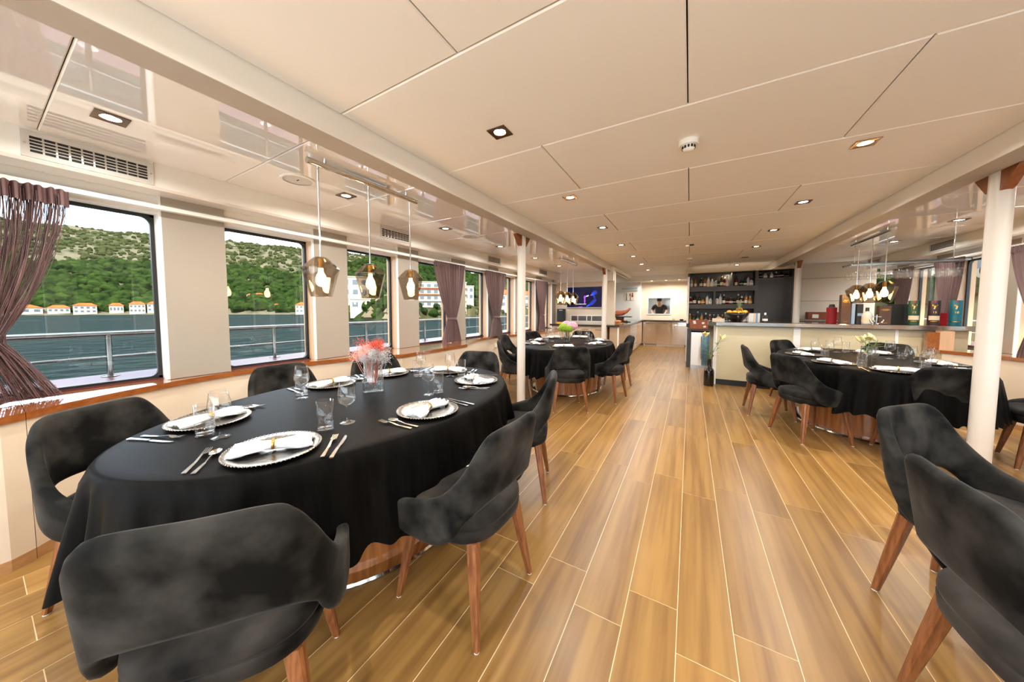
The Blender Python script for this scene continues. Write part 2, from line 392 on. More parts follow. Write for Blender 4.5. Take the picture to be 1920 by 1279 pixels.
# unseen glazed wall and doors behind the camera, added to let in daylight
wb = thing('wall_back', kind='structure')
MB().box(-3.55, 3.47, YB - .08, YB, 2.3, 2.5).build('door_header', 'white', wb)
for x in (-3.5, -1.78, -.04, 1.70, 3.42): MB().box(x - .05, x + .05, YB - .08, YB, 0, 2.3).build('door_post', 'white', wb)
for i, (x0_, x1_) in enumerate(((-3.45, -1.83), (-1.73, -.09), (.01, 1.65), (1.75, 3.37))):
    dr = thing('door_%d' % (i + 1), kind='structure'); MB().box(x0_, x1_, YB - .045, YB - .035, .06, 2.26).build('pane', 'pane', dr)  # doors added with this wall as a daylight opening
    MB().box(x0_, x1_, YB - .06, YB - .02, 0, .06).box(x0_, x1_, YB - .06, YB - .02, 2.26, 2.3).build('door_frame', 'white', dr)
ad = thing('deck_aft', kind='structure'); MB().box(-5.7, 5.6, -11, YB - .08, -.2, -.02).build('deck_plate', 'deckw', ad)  # unseen white deck added to bounce daylight up to the ceiling
# buffet wall, galley walls and bar wall at the far end
wf = thing('wall_front', kind='structure')
MB().box(-3.33, -1.72, 8.75, 8.83, 0, 2.06).build('buffet_wall', 'wall', wf)
MB().box(-3.33, -1.72, 8.62, 8.83, 2.06, ZG + .1).build('bulkhead', 'white', wf)
MB().box(-1.775, -1.70, 8.72, 8.84, 0, 2.3).build('corner_post', 'wall', wf)
MB().box(-3.36, -1.6, 12.95, 13.3, 0, 2.4).build('galley_end_panel', 'white', wf)
H0, H1, HZ0, HZ1 = -1.36, -.63, 1.15, 1.735
bw = MB(); YW0, YW1 = YE, YE + .08
bw.box(-1.6, H0, YW0, YW1, 0, 2.5).box(H1, 0, YW0, YW1, 0, 2.5).box(H0, H1, YW0, YW1, 0, HZ0).box(H0, H1, YW0, YW1, HZ1, 2.5)
bw.build('galley_back_wall', 'wall', wf)
MB().box(-1.775, -.02, 11.9, 11.98, 2.28, 2.5).build('cross_beam', 'beamw', wf)
MB().box(-3.36, -1.775, 8.84, 13.3, ZB + .03, ZB + .05).box(-1.775, -.02, 11.98, 13.3, ZB + .03, ZB + .05).build('galley_ceiling', 'gloss', wf)
MB().box(-.07, 0, 9.83, YE, 0, 2.44).build('passage_wall', 'wall', wf)
MB().box(-.075, -.03, 9.38, 9.42, .0, 2.13).build('door_jamb', 'white', wf)
MB().box(-.07, 1.94, 9.75, 9.83, 0, 2.20).box(1.94, 3.3, 9.75, 9.83, 0, ZC + .04).build('bar_back_wall', 'wall', wf)
MB().box(0, 1.94, 11.9, 11.98, 0, ZC + .04).box(1.94, 2.02, 9.83, 11.98, 0, ZC + .04).build('store_wall', 'wall', wf)
MB().box(1.95, 3.3, 9.742, 9.75, 1.5, 1.512).box(1.95, 3.3, 9.742, 9.75, 2.0, 2.01).build('panel_joint', 'beamb', wf)
# galley behind the hatch
MB().box(-2.2, .4, 15.2, 15.3, 0, 2.5).build('kitchen_wall', 'steel', wf)
MB().box(-2.2, .4, 13.4, 15.3, 2.4, 2.46).build('kitchen_ceiling', 'white', wf)
MB().box(H0 - .03, H0, YE - .02, YE + .09, HZ0 - .03, HZ1 + .03).box(H1, H1 + .03, YE - .02, YE + .09, HZ0 - .03, HZ1 + .03).box(H0, H1, YE - .02, YE + .09, HZ1, HZ1 + .03).box(H0, H1, YE - .02, YE + .09, HZ0 - .03, HZ0).build('hatch_frame', 'white', wf)

# ---------------------------------------------------------------- columns
def column(x, y, label, top=ZG):
    t = thing('column', label, 'column', (x, y, 0), 0, 'white steel columns')
    MB().lathe([(.0, 0), (.057, 0), (.057, top - .002), (0, top - .002)], 28).build('shaft', 'colm', t, 40)
    sgn = 1 if x < 0 else -1
    for d in (-1, 1):
        pts = [(.05, top - .01), (.20, top - .01), (.085, top - .135), (.052, top - .15)]
        MB().add([(sgn * (.005 + w), d * q, z) for w in (-.028, .028) for q, z in pts],
                 [(0, 1, 2, 3), (7, 6, 5, 4), (0, 4, 5, 1), (1, 5, 6, 2), (2, 6, 7, 3), (3, 7, 4, 0)]).build('bracket', 'brack', t)
column(-1.995, 3.94, 'white round column between the two left tables')
column(-1.79, 7.98, 'white round column in front of the buffet counter', ZB)
column(1.91, 3.90, 'thick white round column beside the right table')
column(1.91, 8.96, 'white round column behind the bar counter')

# ---------------------------------------------------------------- dining tables
TA, TB = .72, 1.15
def dining_table(cx, cy, tl, seed):
    t = thing('dining_table', 'oval pedestal dining table of glossy wood, %s' % tl, 'table', (cx, cy, 0), 0, 'oval dining tables')
    MB().lathe([(0, .012), (1, .012), (1, .72), (0, .72)], 64, sx=.50, sy=.64).build('pedestal', 'drum', t, 40)
    MB().lathe([(0, 0), (1.0, 0), (1.01, .012), (1.0, .024), (.94, .03), (0, .03)], 64, sx=.56, sy=.70).build('base_ring', 'chrome', t, 40)
    MB().lathe([(0, .72), (.97, .72), (.985, .735), (.97, .752), (0, .752)], 64, sx=TA, sy=TB).build('table_top', 'drum', t, 40)
    c = thing('tablecloth', 'black satin cloth draped over the %s' % tl, 'tablecloth', (cx, cy, 0), 0, 'black tablecloths')
    rng = random.Random(seed); n = 520
    fl_ = [(rng.randint(36, 42), rng.uniform(0, 6.28), .75), (rng.randint(50, 58), rng.uniform(0, 6.28), .5), (rng.randint(19, 24), rng.uniform(0, 6.28), .9)]
    rows = []
    prof = [(0.0, .7625), (.35, .7625), (.7, .7625), (.93, .7625), (.985, .7615), (1.0, .755), (1.008, .742)]
    for r, z in prof: rows.append([(TA * r * math.cos(2 * PI * j / n), TB * r * math.sin(2 * PI * j / n), z) for j in range(n)])
    for i in range(1, 13):
        q = i / 12; row = []
        for j in range(n):
            a = 2 * PI * j / n
            f = sum(w * math.sin(k * a + p + .5 * math.sin(3 * a + p)) for k, p, w in fl_)
            f = math.copysign(abs(f) ** .8, f)
            g_ = .55 + .45 * math.sin(7 * a + seed) * math.sin(4 * a + 1.3)
            d = .010 + q * .046 + f * .040 * g_ * q ** .8
            nx, ny = math.cos(a) / TA, math.sin(a) / TB; l = math.hypot(nx, ny)
            hem = .385 + .02 * math.sin(2 * a + 1) + .012 * f
            row.append((TA * 1.008 * math.cos(a) + nx / l * d, TB * 1.008 * math.sin(a) + ny / l * d, .742 - q * hem))
        rows.append(row)
    MB().rings(rows, False).build('cloth', 'cloth', c, True)
    return t
TABLES = {'near left table': (-1.75, 1.345), 'far left table': (-1.78, 5.22), 'right table': (1.70, 5.20), 'near right table beyond the frame': (1.86, 1.22)}
for i, (k, (x, y)) in enumerate(TABLES.items()): dining_table(x, y, k, 31 + i)

# ---------------------------------------------------------------- chairs
def make_chair():
    t = thing('dining_chair', 'black velvet armchair', 'chair')
    half = [(-.205, 0, .856, .56), (-.2035, .07, .857, .56), (-.199, .135, .856, .557), (-.187, .190, .842, .542), (-.162, .226, .782, .50), (-.122, .247, .685, .43), (-.055, .262, .598, .392),
            (.04, .268, .553, .384), (.13, .264, .525, .384), (.185, .254, .498, .392), (.203, .246, .47, .41)]
    hp = cr(half, 4); full = [(x, -y, a, b) for x, y, a, b in hp[:0:-1]] + hp
    rows = []
    nv = 7
    for i in range(nv):
        q = i / (nv - 1); row = []
        for x, y, a, b in full:
            z = b + (a - b) * q; e = max(0, z - .5)
            row.append((x - e * .17 - .012, y * (1 - e * .12), z))
        rows.append(row)
    o = MB().sheet(rows).build('backrest', 'velvet', t, 1)
    bake(o, [('SOLIDIFY', dict(thickness=.042, offset=0)), ('SUBSURF', dict(levels=1, render_levels=1))])
    n = 44; rs = []
    for z, k in [(.372, .0), (.372, .82), (.376, .93), (.39, .985), (.425, 1.0), (.434, .99), (.4365, .965), (.439, .99), (.45, 1.0), (.475, .99), (.488, .955), (.495, .87), (.499, .6), (.5, 0)]:
        row = []
        for j in range(n):
            a = 2 * PI * j / n; c, s_ = math.cos(a), math.sin(a); p = 2 / 3.0
            row.append((.012 + .238 * k * math.copysign(abs(c) ** p, c), .232 * k * math.copysign(abs(s_) ** p, s_), z))
        rs.append(row)
    MB().rings(rs, False).build('seat', 'velvets', t, 1)
    for sx in (-1, 1):
        for sy in (-1, 1):
            rs = []
            for q, w in ((0, .024), (.5, .019), (.985, .0125)):
                cx_, cy_, cz = sx * (.165 + .058 * q), sy * (.162 + .058 * q), .39 * (1 - q)
                c = w * .35
                rs.append([(cx_ + a, cy_ + b, cz) for a, b in ((w - c, -w), (w, -w + c), (w, w - c), (w - c, w), (-w + c, w), (-w, w - c), (-w, -w + c), (-w + c, -w))])
            l = MB().rings(rs).build('leg', 'legw', t)
            MB().lathe([(0, 0), (.011, 0), (.011, .007), (0, .007)], 10, sx * .223, sy * .22, 0).build('foot_glide', 'white', l)
    return t
chair0 = make_chair(); _first = [True]
def chair(cx, cy, deg, label, grp):
    if _first[0]:
        chair0.location = (cx, cy, 0); chair0.rotation_euler = (0, 0, R_(deg)); setp(chair0, label, None, grp); _first[0] = False; return chair0
    return dup(chair0, (cx, cy, 0), R_(deg), label, grp)
G1, G2, G3, G4 = ['black velvet chairs round the %s' % k for k in ('near left table', 'far left table', 'right table', 'table beyond the right edge')]
B = 'black velvet armchair '
chair(-1.15, .40, 142, B + 'seen from behind, largest in the left foreground', G1)
chair(-2.24, .41, 24, B + 'beside the string curtain at the near left table', G1)
chair(-2.70, 1.33, -4, B + 'under the second window at the near left table', G1)
chair(-2.60, 2.10, -22, B + 'behind the vase of dried flowers', G1)
chair(-1.93, 2.66, -76, B + 'at the far end of the near left table', G1)
chair(-1.09, 2.09, 200, B + 'on the aisle in front of the left column', G1)
chair(-.884, 1.178, 178, B + 'turned to the aisle side of the near left table', G1)
chair(-2.24, 4.26, 28, B + 'behind the left column, nearer of two', G2)
chair(-2.66, 5.05, 6, B + 'behind the left column, farther of two', G2)
chair(-2.62, 6.05, -20, B + 'by the last curtained window, far left table', G2)
chair(-1.93, 6.60, -80, B + 'against the buffet cabinets, far left table', G2)
chair(-1.12, 5.92, 202, B + 'farther of two on the aisle, far left table', G2)
chair(-1.04, 4.86, 171, B + 'nearer of two on the aisle, far left table', G2)
chair(-1.39, 4.11, 121, B + 'with its back to the camera, far left table', G2)
chair(.88, 5.17, 0, B + 'nearest the lily vase on the floor', G3)
chair(1.38, 6.20, -45, B + 'in front of the bar panel, far corner of right table', G3)
chair(1.09, 4.44, 25, B + 'at the front left corner of the right table', G3)
chair(1.80, 4.29, 97, B + 'half hidden by the right column', G3)
chair(2.62, 4.55, 165, B + 'with open back showing right of the column', G3)
chair(2.20, 6.28, 235, B + 'by the wooden ledge behind the right table', G3)
chair(1.097, 2.137, -45, B + 'near the right edge, inner back facing the camera', G4)
chair(.91, 1.42, 2, B + 'cut off by the lower right corner', G4)

# ---------------------------------------------------------------- tableware prototypes (built at the first place they are used)
ZT = .7632
def proto(fn):
    st = {}
    def use(loc, rz, label, group):
        if 'o' not in st: st['o'] = fn(); o = st['o']; o.location = loc; o.rotation_euler = (0, 0, rz); setp(o, label, None, group); return o
        return dup(st['o'], loc, rz, label, group)
    return use
def _plate():
    t = thing('charger_plate', None, 'plate')
    MB().lathe([(0, .001), (.10, .001), (.128, .006), (.160, .014), (.163, .016), (.160, .017), (.128, .0095), (.10, .0045), (0, .0045)], 56).build('dish', 'silver', t, 60)
    b = MB()
    for j in range(72): b.octa((.162 * math.cos(2 * PI * j / 72), .162 * math.sin(2 * PI * j / 72), .0155), .0048)
    b.build('beaded_rim', 'bead', t, 1)
    return t
def _napkin():
    t = thing('napkin', None, 'napkin'); rows = []
    for i in range(33):
        u = -1 + 2 * i / 32; a = abs(u); w = .017 + .042 * min(1, a * 1.5) ** 1.2 - (.006 if a > .9 else 0); row = []
        for j in range(29):
            v = -1 + 2 * j / 28
            pl = math.sin(v * 13 + (2 if u < 0 else 0) + u * 1.4) * .0065 * min(1, a * 2 + .2)
            row.append((u * .128 + .010 * v * v * (1 if u > 0 else -1), v * w, .022 + .016 * (1 - v * v) * (1.15 - .45 * a) + pl - (.012 if abs(v) > .97 else 0)))
        rows.append(row)
    o = MB().sheet(rows).build('cloth_bow', 'napkin', t, 1)
    bake(o, [('SOLIDIFY', dict(thickness=.013, offset=-1))])
    MB().rings([[(x, math.cos(2 * PI * j / 20) * (.0215 + e), .026 + math.sin(2 * PI * j / 20) * (.019 + e)) for j in range(20)] for x, e in ((-.005, 0), (-.005, .003), (.005, .003), (.005, 0), (-.005, 0))], False).build('napkin_ring', 'gold', t, 1)
    return t
def _fork():
    t = MB(); h = .0032
    t.add([(-.004, -.10, 0), (.004, -.10, 0), (.004, -.10, h), (-.004, -.10, h), (-.0055, -.098, 0)], [])
    t = MB()
    def bar(y0, w0, z0, y1, w1, z1, x=0, th=.0026):
        t.add([(x - w0, y0, z0), (x + w0, y0, z0), (x + w1, y1, z1), (x - w1, y1, z1), (x - w0, y0, z0 + th), (x + w0, y0, z0 + th), (x + w1, y1, z1 + th), (x - w1, y1, z1 + th)],
              [(0, 1, 2, 3), (7, 6, 5, 4), (0, 4, 5, 1), (1, 5, 6, 2), (2, 6, 7, 3), (3, 7, 4, 0)])
    bar(-.10, .0075, .001, -.02, .0048, .002, th=.0035); bar(-.02, .0048, .002, .035, .003, .010); bar(.035, .003, .010, .052, .0115, .006); bar(.052, .0115, .006, .062, .0115, .004)
    for x in (-.0095, -.0032, .0032, .0095): bar(.062, .0018, .004, .102, .0012, .009, x)
    return setp(t.build('fork', 'steel'), None, 'fork')
def _knife():
    t = MB().slab([(-.0075, -.11), (.0075, -.11), (.0055, -.005), (-.0055, -.005)], .001, .006)
    t.slab([(-.004, -.005), (.004, -.005), (.008, .02), (.0085, .075), (.004, .105), (-.006, .112), (-.006, .01)], .0015, .0035)
    return setp(t.build('knife', 'steel'), None, 'knife')
def _spoon():
    t = MB().slab([(-.0075, -.10), (.0075, -.10), (.0045, -.02), (-.0045, -.02)], .001, .0045)
    t.tube([(0, -.02, .003), (0, .01, .008), (0, .034, .010)], .0032, 6)
    n = 16; rows = [[(r * .019 * math.cos(2 * PI * j / n), .062 + r * .030 * math.sin(2 * PI * j / n), z) for j in range(n)] for r, z in ((.02, .0015), (.5, .003), (.85, .0065), (1, .0105), (.97, .0115), (.8, .009), (.45, .005), (.02, .0035))]
    t.rings(rows, True)
    return setp(t.build('spoon', 'steel', None, 50), None, 'spoon')
def _wine():
    t = thing('wine_glass', None, 'wine glass')
    MB().lathe([(.0, .003), (.034, .0015), (.036, .003), (.02, .006), (.0055, .011), (.0038, .03), (.0036, .075), (.005, .086), (.0, .088)], 24).build('foot_and_stem', 'wine', t, 1)
    MB().lathe([(.004, .087), (.022, .092), (.037, .106), (.0425, .124), (.041, .15), (.036, .18), (.0325, .205), (.0313, .205), (.0345, .18), (.0395, .15), (.041, .125), (.036, .108), (.022, .094), (.004, .0895)], 28).build('bowl', 'wine', t, 1)
    return t
def _tumbler():
    t = thing('tumbler', None, 'glass')
    MB().lathe([(0, .001), (.033, .001), (.035, .003), (.0365, .138), (.0350, .1385), (.0333, .03), (.031, .018), (0, .016)], 28).build('tumbler_wall', 'wine', t, 1)
    MB().lathe([(0, .0012), (.0315, .0012), (.0315, .015), (0, .0155)], 24).build('thick_base', 'vaseg', t, 1)
    return t
plate, napkin, fork, knife, spoon, wineg, tumb = [proto(f) for f in (_plate, _napkin, _fork, _knife, _spoon, _wine, _tumbler)]
def place(tname, x, y, deg, desc, full, nrot=0):
    """deg: direction in which the guest faces."""
    a = R_(deg); f = Vector((math.cos(a), math.sin(a))); r = Vector((f.y, -f.x)); p = Vector((x, y)); rz = a - PI / 2
    G = ' on the ' + tname
    plate((x, y, ZT), rz, 'silver charger plate with beaded rim, ' + desc, 'charger plates' + G)
    napkin((x, y, ZT + .003), rz + R_(nrot), 'white napkin in a gold ring, ' + desc, 'napkins' + G)
    def at(fn, dx, dy, lab, grp, tw=0):
        q = p + r * dx + f * dy; fn((q.x, q.y, ZT), rz + R_(tw), lab + ', ' + desc, grp + G)
    if full:
        at(fork, -.235, -.02, 'steel fork left of the plate', 'forks', 6); at(spoon, -.20, -.03, 'steel spoon left of the plate', 'spoons', 4)
        at(fork, .20, -.02, 'steel fork right of the plate', 'forks', -3); at(knife, .238, -.03, 'steel knife right of the plate', 'knives', -5)
    else:
        at(fork, -.205, -.03, 'steel fork left of the plate', 'forks', 4); at(knife, .205, -.03, 'steel knife right of the plate', 'knives', -4)
T = 'near left table'
PL1 = [(-1.39, .60, 138, 'foreground seat', 8), (-2.03, .60, 28, 'seat by the string curtain', -18), (-2.25, 1.36, 0, 'second window seat', 5), (-2.20, 1.84, -18, 'seat behind the flower vase', 0),
       (-1.84, 2.20, -72, 'far end seat', 0), (-1.40, 2.0, 205, 'far aisle seat', 30), (-1.21, 1.27, 178, 'middle aisle seat', 12)]
for x, y, d, ds, nr in PL1: place(T, x, y, d, ds + ' of near left table', True, nr)
def glasses(T, lst):
    for kind, x, y, ds in lst:
        (wineg if kind == 'w' else tumb)((x, y, ZT), 0, ('stemmed wine glass ' if kind == 'w' else 'clear water tumbler ') + ds, ('wine glasses' if kind == 'w' else 'tumblers') + ' on the ' + T)
glasses(T, [('w', -1.735, .545, 'nearest the foreground on the near left table'), ('t', -1.825, .52, 'nearest the foreground on the near left table'),
            ('w', -1.43, .94, 'in front of the vase of dried flowers'), ('t', -1.43, .83, 'in front of the vase of dried flowers'),
            ('w', -2.07, 1.06, 'before the second window on near left table'), ('t', -2.15, 1.10, 'before the second window on near left table'),
            ('w', -1.95, 1.97, 'before the window plate right of the flower vase'), ('w', -1.45, 1.53, 'behind the middle aisle plate'), ('t', -1.43, 1.60, 'behind the middle aisle plate'),
            ('w', -1.69, 2.04, 'at the far end of the near left table'), ('t', -1.62, 2.10, 'at the far end of the near left table'), ('t', -1.92, 1.90, 'before the window plate right of the flower vase')])
T = 'far left table'
for x, y, d, ds, nr in [(-2.11, 4.66, 35, 'front left seat', 0), (-2.30, 5.22, 5, 'window middle seat', 10), (-2.26, 5.85, -20, 'window far seat', 0), (-1.84, 6.18, -85, 'far end seat', 0), (-1.36, 5.75, 200, 'far aisle seat', 5),
                        (-1.27, 5.10, 175, 'aisle middle seat', -8), (-1.58, 4.50, 118, 'front seat', 0)]: place(T, x, y, d, ds + ' of far left table', False, nr)
glasses(T, [('w', -2.2, 5.42, 'nearest the windows on the far left table'), ('w', -2.05, 5.24, 'left of the hydrangea vase, nearer one'), ('t', -2.08, 5.05, 'left of the hydrangea vase'), ('w', -1.55, 5.62, 'right of the hydrangea vase'),
            ('t', -1.47, 5.52, 'right of the hydrangea vase'), ('w', -1.62, 5.0, 'in front of the hydrangea vase'), ('w', -1.75, 5.85, 'behind the hydrangea vase'), ('t', -2.05, 5.65, 'nearest the windows on the far left table'), ('t', -1.60, 5.85, 'behind the hydrangea vase')])
T = 'right table'
for x, y, d, ds, nr in [(1.19, 5.20, 0, 'bar aisle seat', 8), (1.28, 4.56, 30, 'front left seat', -6), (1.60, 4.24, 85, 'front seat', 0), (2.0, 4.42, 130, 'seat behind the column', 0), (2.17, 5.0, 178, 'window seat', 0), (1.98, 5.82, 232, 'far right seat', 0),
                        (1.40, 5.82, -50, 'far left seat', 0)]: place(T, x, y, d, ds + ' of right table', False, nr)
glasses(T, [('w', 1.33, 5.36, 'at the left end of the right table'), ('w', 1.37, 5.03, 'beside the left plate of the right table'), ('t', 1.36, 5.12, 'beside the left plate of the right table'), ('w', 1.65, 5.79, 'nearest the bar panel, right table'),
            ('t', 1.73, 5.80, 'nearest the bar panel, right table'), ('w', 1.50, 4.42, 'in front of the lily vase'), ('t', 1.43, 4.40, 'in front of the lily vase'), ('w', 1.94, 5.32, 'right of the lily vase'), ('t', 2.04, 5.34, 'right of the lily vase'),
            ('w', 1.83, 4.64, 'near the column on the right table'), ('w', 1.93, 4.62, 'nearest the column on the right table'), ('t', 1.88, 4.54, 'nearest the column on the right table')])

# ---------------------------------------------------------------- ceiling fittings
def _down(lit=True, k=1.0):
    t = thing('downlight', None, 'downlight')
    q = .062
    for nm, a, b in (('rim', q, .048),):
        f = MB()
        o_ = [(-a, -a), (a, -a), (a, a), (-a, a)]; i_ = [(.04 * math.cos(R_(j)), .04 * math.sin(R_(j))) for j in range(-135, 225, 15)]
        vs = [(x, y, -.004) for x, y in o_] + [(x, y, -.002) for x, y in i_] + [(x, y, .0) for x, y in o_] + [(x * .92, y * .92, .012) for x, y in i_]
        fs = []
        for k in range(24):
            c = (k // 6 + 0) % 4; fs.append((c, 4 + k, 4 + (k + 1) % 24))
            fs.append((4 + k, 32 + k, 32 + (k + 1) % 24, 4 + (k + 1) % 24))
            if k % 6 == 5: fs.append((c, 4 + (k + 1) % 24, (c + 1) % 4))
        for k in range(4): fs.append((k, (k + 1) % 4, 28 + (k + 1) % 4, 28 + k))
        f.add(vs, fs).build('square_bezel', 'bronze', t)
    MB().lathe([(0, .0), (.0375, .0), (.0375, .006), (0, .006)], 24).build('lens', 'lampw' if lit else 'dark', t)
    if lit:
        L = D.lights.new('downlight_lamp', 'AREA'); L.shape = 'DISK'; L.size = .07; L.energy = LAMP_W * k; L.color = (1, .95, .87); L.spread = R_(165)
        lo = D.objects.new('downlight_lamp', L); COL.objects.link(lo); lo.parent = t; lo.location = (0, 0, -.006)
    return t
down = proto(_down); down2 = proto(lambda: _down(True, .45)); down3 = proto(lambda: _down(True, .05))
for i in range(-2, 7):
    y = 1.81 + 1.393 * i
    for x, sd in ((-1.075, 'left'), (.99, 'right')):
        if i == 5 and sd == 'right': continue
        if y > 10.3 and sd == 'left': continue
        down((x, y, ZC - .001), 0, 'square recessed downlight in the beige ceiling, %s row, %s' % (sd, ['behind', 'overhead', 'first visible', 'second', 'third', 'fourth', 'fifth', 'sixth', 'seventh'][i + 2]), 'downlights in the main ceiling')
for i in range(-2, 6):
    y = .44 + 1.335 * i
    for x, sd in ((-2.63, 'left'), (2.56, 'right')):
        if y > 8.5: continue
        down2((x, y, ZG - .001), 0, 'square recessed downlight in the glossy %s ceiling, number %s from the camera end' % (sd, ['one', 'two', 'three', 'four', 'five', 'six', 'seven', 'eight'][i + 2]), 'downlights in the glossy ceilings')
off = _down(False); off.location = (.99, 8.775, ZC - .001); setp(off, 'unlit square downlight in the beige ceiling near the bar', None, 'downlights in the main ceiling')
for i, x in enumerate((-1.2, -.75, -.35)): down3((x, 12.6, ZB + .029), 0, 'recessed downlight over the galley counter, %s' % ['left one', 'middle one', 'right one'][i], 'downlights in the galley')
def smoke(x, y, lab):
    t = thing('smoke_detector', lab, 'smoke detector', (x, y, ZC), 0, 'white smoke detectors')
    MB().lathe([(0, 0), (.058, 0), (.06, -.008), (.06, -.026), (.054, -.034), (0, -.034)], 32).build('base', 'white', t, 40)
    MB().lathe([(.04, -.034), (.036, -.055), (.028, -.066), (.02, -.070), (0, -.070)], 28).build('head', 'white', t, 40)
    for j in range(12):
        a = 2 * PI * j / 12; MB().box(-.002, .002, -.006, .006, -.055, -.038).build('slot', 'dark', t).matrix_local = Matrix.Rotation(a, 4, 'Z') @ Matrix.Translation((.0385, 0, 0))
smoke(-.04, 2.55, 'white smoke detector, larger one near the camera'); smoke(-.04, 8.29, 'small distant white smoke detector on the ceiling centre line')
t = thing('ceiling_sensor', 'small square chrome and black sensor on the ceiling centre line', 'sensor', (-.04, 6.59, ZC))
MB().box(-.06, .0, -.05, .05, -.012, 0).build('plate', 'chrome', t); MB().box(.0, .065, -.05, .05, -.012, 0).build('window', 'dark', t)
def speaker_disc(x, y, lab):
    t = thing('ceiling_speaker', lab, 'speaker', (x, y, ZG), 0, 'round ceiling speakers')
    MB().lathe([(.098, 0), (.118, 0), (.12, -.006), (.112, -.010), (.098, -.008)], 44).build('trim_ring', 'white', t, 40)
    MB().lathe([(0, -.004), (.1, -.004), (.1, -.001), (0, -.001)], 44).build('grille_cloth', 'grille', t, 40)
    MB().box(-.014, .014, -.003, .003, -.007, -.003).build('badge', 'dark', t)
speaker_disc(-2.63, 1.37, 'round white ceiling speaker above the second window'); speaker_disc(-2.61, 3.61, 'round white ceiling speaker left of the left column')
speaker_disc(-2.6, 6.74, 'round white ceiling speaker beyond the left column'); speaker_disc(2.55, 7.3, 'round white ceiling speaker near the bar')

# air vents in the fascias
def vent(s, y0, y1, lab):
    x = xm(s, -3.17); d = 1 if s < 0 else -1
    t = thing('air_vent', lab, 'air vent', (x, y0, 2.165), 0, 'air vents over the windows'); w = y1 - y0; h = .145
    f = MB(); b = .028
    f.box(0, d * .008, 0, w, 0, b).box(0, d * .008, 0, w, h - b, h).box(0, d * .008, 0, b, b, h - b).box(0, d * .008, w - b, w, b, h - b)
    f.build('vent_frame', 'grille', t); MB().box(0, d * .0015, b, w - b, b, h - b).build('backing', 'dark', t)
    sl = MB().box(0.001, d * .007, b, w - b, -.0025, .0025).mesh('slat', 'grille')
    for i in range(1, 5): link('slat', sl, None, t).location = (0, 0, b + (h - 2 * b) * i / 5)
    dv = MB().box(.001, d * .003, -.004, .004, b, h - b).mesh('divider', 'steel')
    n = max(3, int(w / .05))
    for i in range(1, n): link('divider', dv, None, t).location = (0, b + (w - 2 * b) * i / n, 0)
    for yy in (.012, w - .012): MB().lathe([(0, 0), (.005, 0), (.004, .002), (0, .0025)], 8).build('screw', 'chrome', t).matrix_local = Matrix.Translation((d * .008, yy, h / 2)) @ Matrix.Rotation(d * PI / 2, 4, 'Y')
vent(-1, .20, .705, 'large air vent above the string curtain'); vent(-1, 2.56, 3.04, 'air vent above the third pendant lamp')
vent(-1, 4.90, 5.36, 'air vent above the curtain left of the column'); vent(-1, 7.20, 7.70, 'air vent above the last left curtain')
vent(1, 7.0, 7.55, 'air vent above the hanging wine glasses'); vent(1, 9.0, 9.5, 'air vent over the far end of the bar')

# pendant lamps
def pendant(x, y0, y1, ys, lab, labs):
    t = thing('pendant_lamp', lab, 'pendant lamp', (x, 0, 0), 0, 'three-shade pendant lamps')
    MB().tube([(0, y0, 2.285), (0, y1, 2.285)], .021, 14).build('ceiling_bar', 'chrome', t, 40)
    for yy in (y0 + .12, y1 - .12): MB().lathe([(.012, 2.285), (.012, ZG), (0, ZG)], 12, 0, yy).build('bar_mount', 'chrome', t, 40)
    for y, dz in zip(ys, (0, 0, 0)):
        MB().tube([(0, y, 2.28), (0, y, 1.675)], .0055, 8).build('rod', 'chrome', t, 40)
        zb = 1.405; n = 6
        pr = [(.066, 0), (.067, .002), (.116, .186), (.117, .191), (.042, .264), (.02, .268), (.02, .263), (.039, .259), (.111, .189), (.111, .186), (.062, .004), (.0615, 0), (.066, 0)]
        MB().lathe(pr, n * 1 + 2, 0, y, zb, rot=.4).build('glass_shade', 'smoke', t)
        MB().lathe([(0, .255), (.02, .255), (.02, .19), (.0, .19)], 16, 0, y, zb).build('socket', 'gold', t, 40)
        MB().lathe([(0, .192), (.013, .19), (.015, .165), (.028, .14), (.033, .115), (.03, .09), (.018, .075), (0, .07)], 18, 0, y, zb).build('bulb', 'bulb', t, 1)
pendant(-2.15, 1.18, 2.14, (1.25, 1.64, 2.06), 'chrome bar with three smoked glass shades above near left table', None)
pendant(-2.15, 5.84, 6.90, (5.92, 6.30, 6.68), 'chrome bar with three smoked glass shades above far left table', None)
pendant(2.07, 5.80, 6.92, (5.90, 6.28, 6.68), 'chrome bar with three smoked glass shades above right table', None)

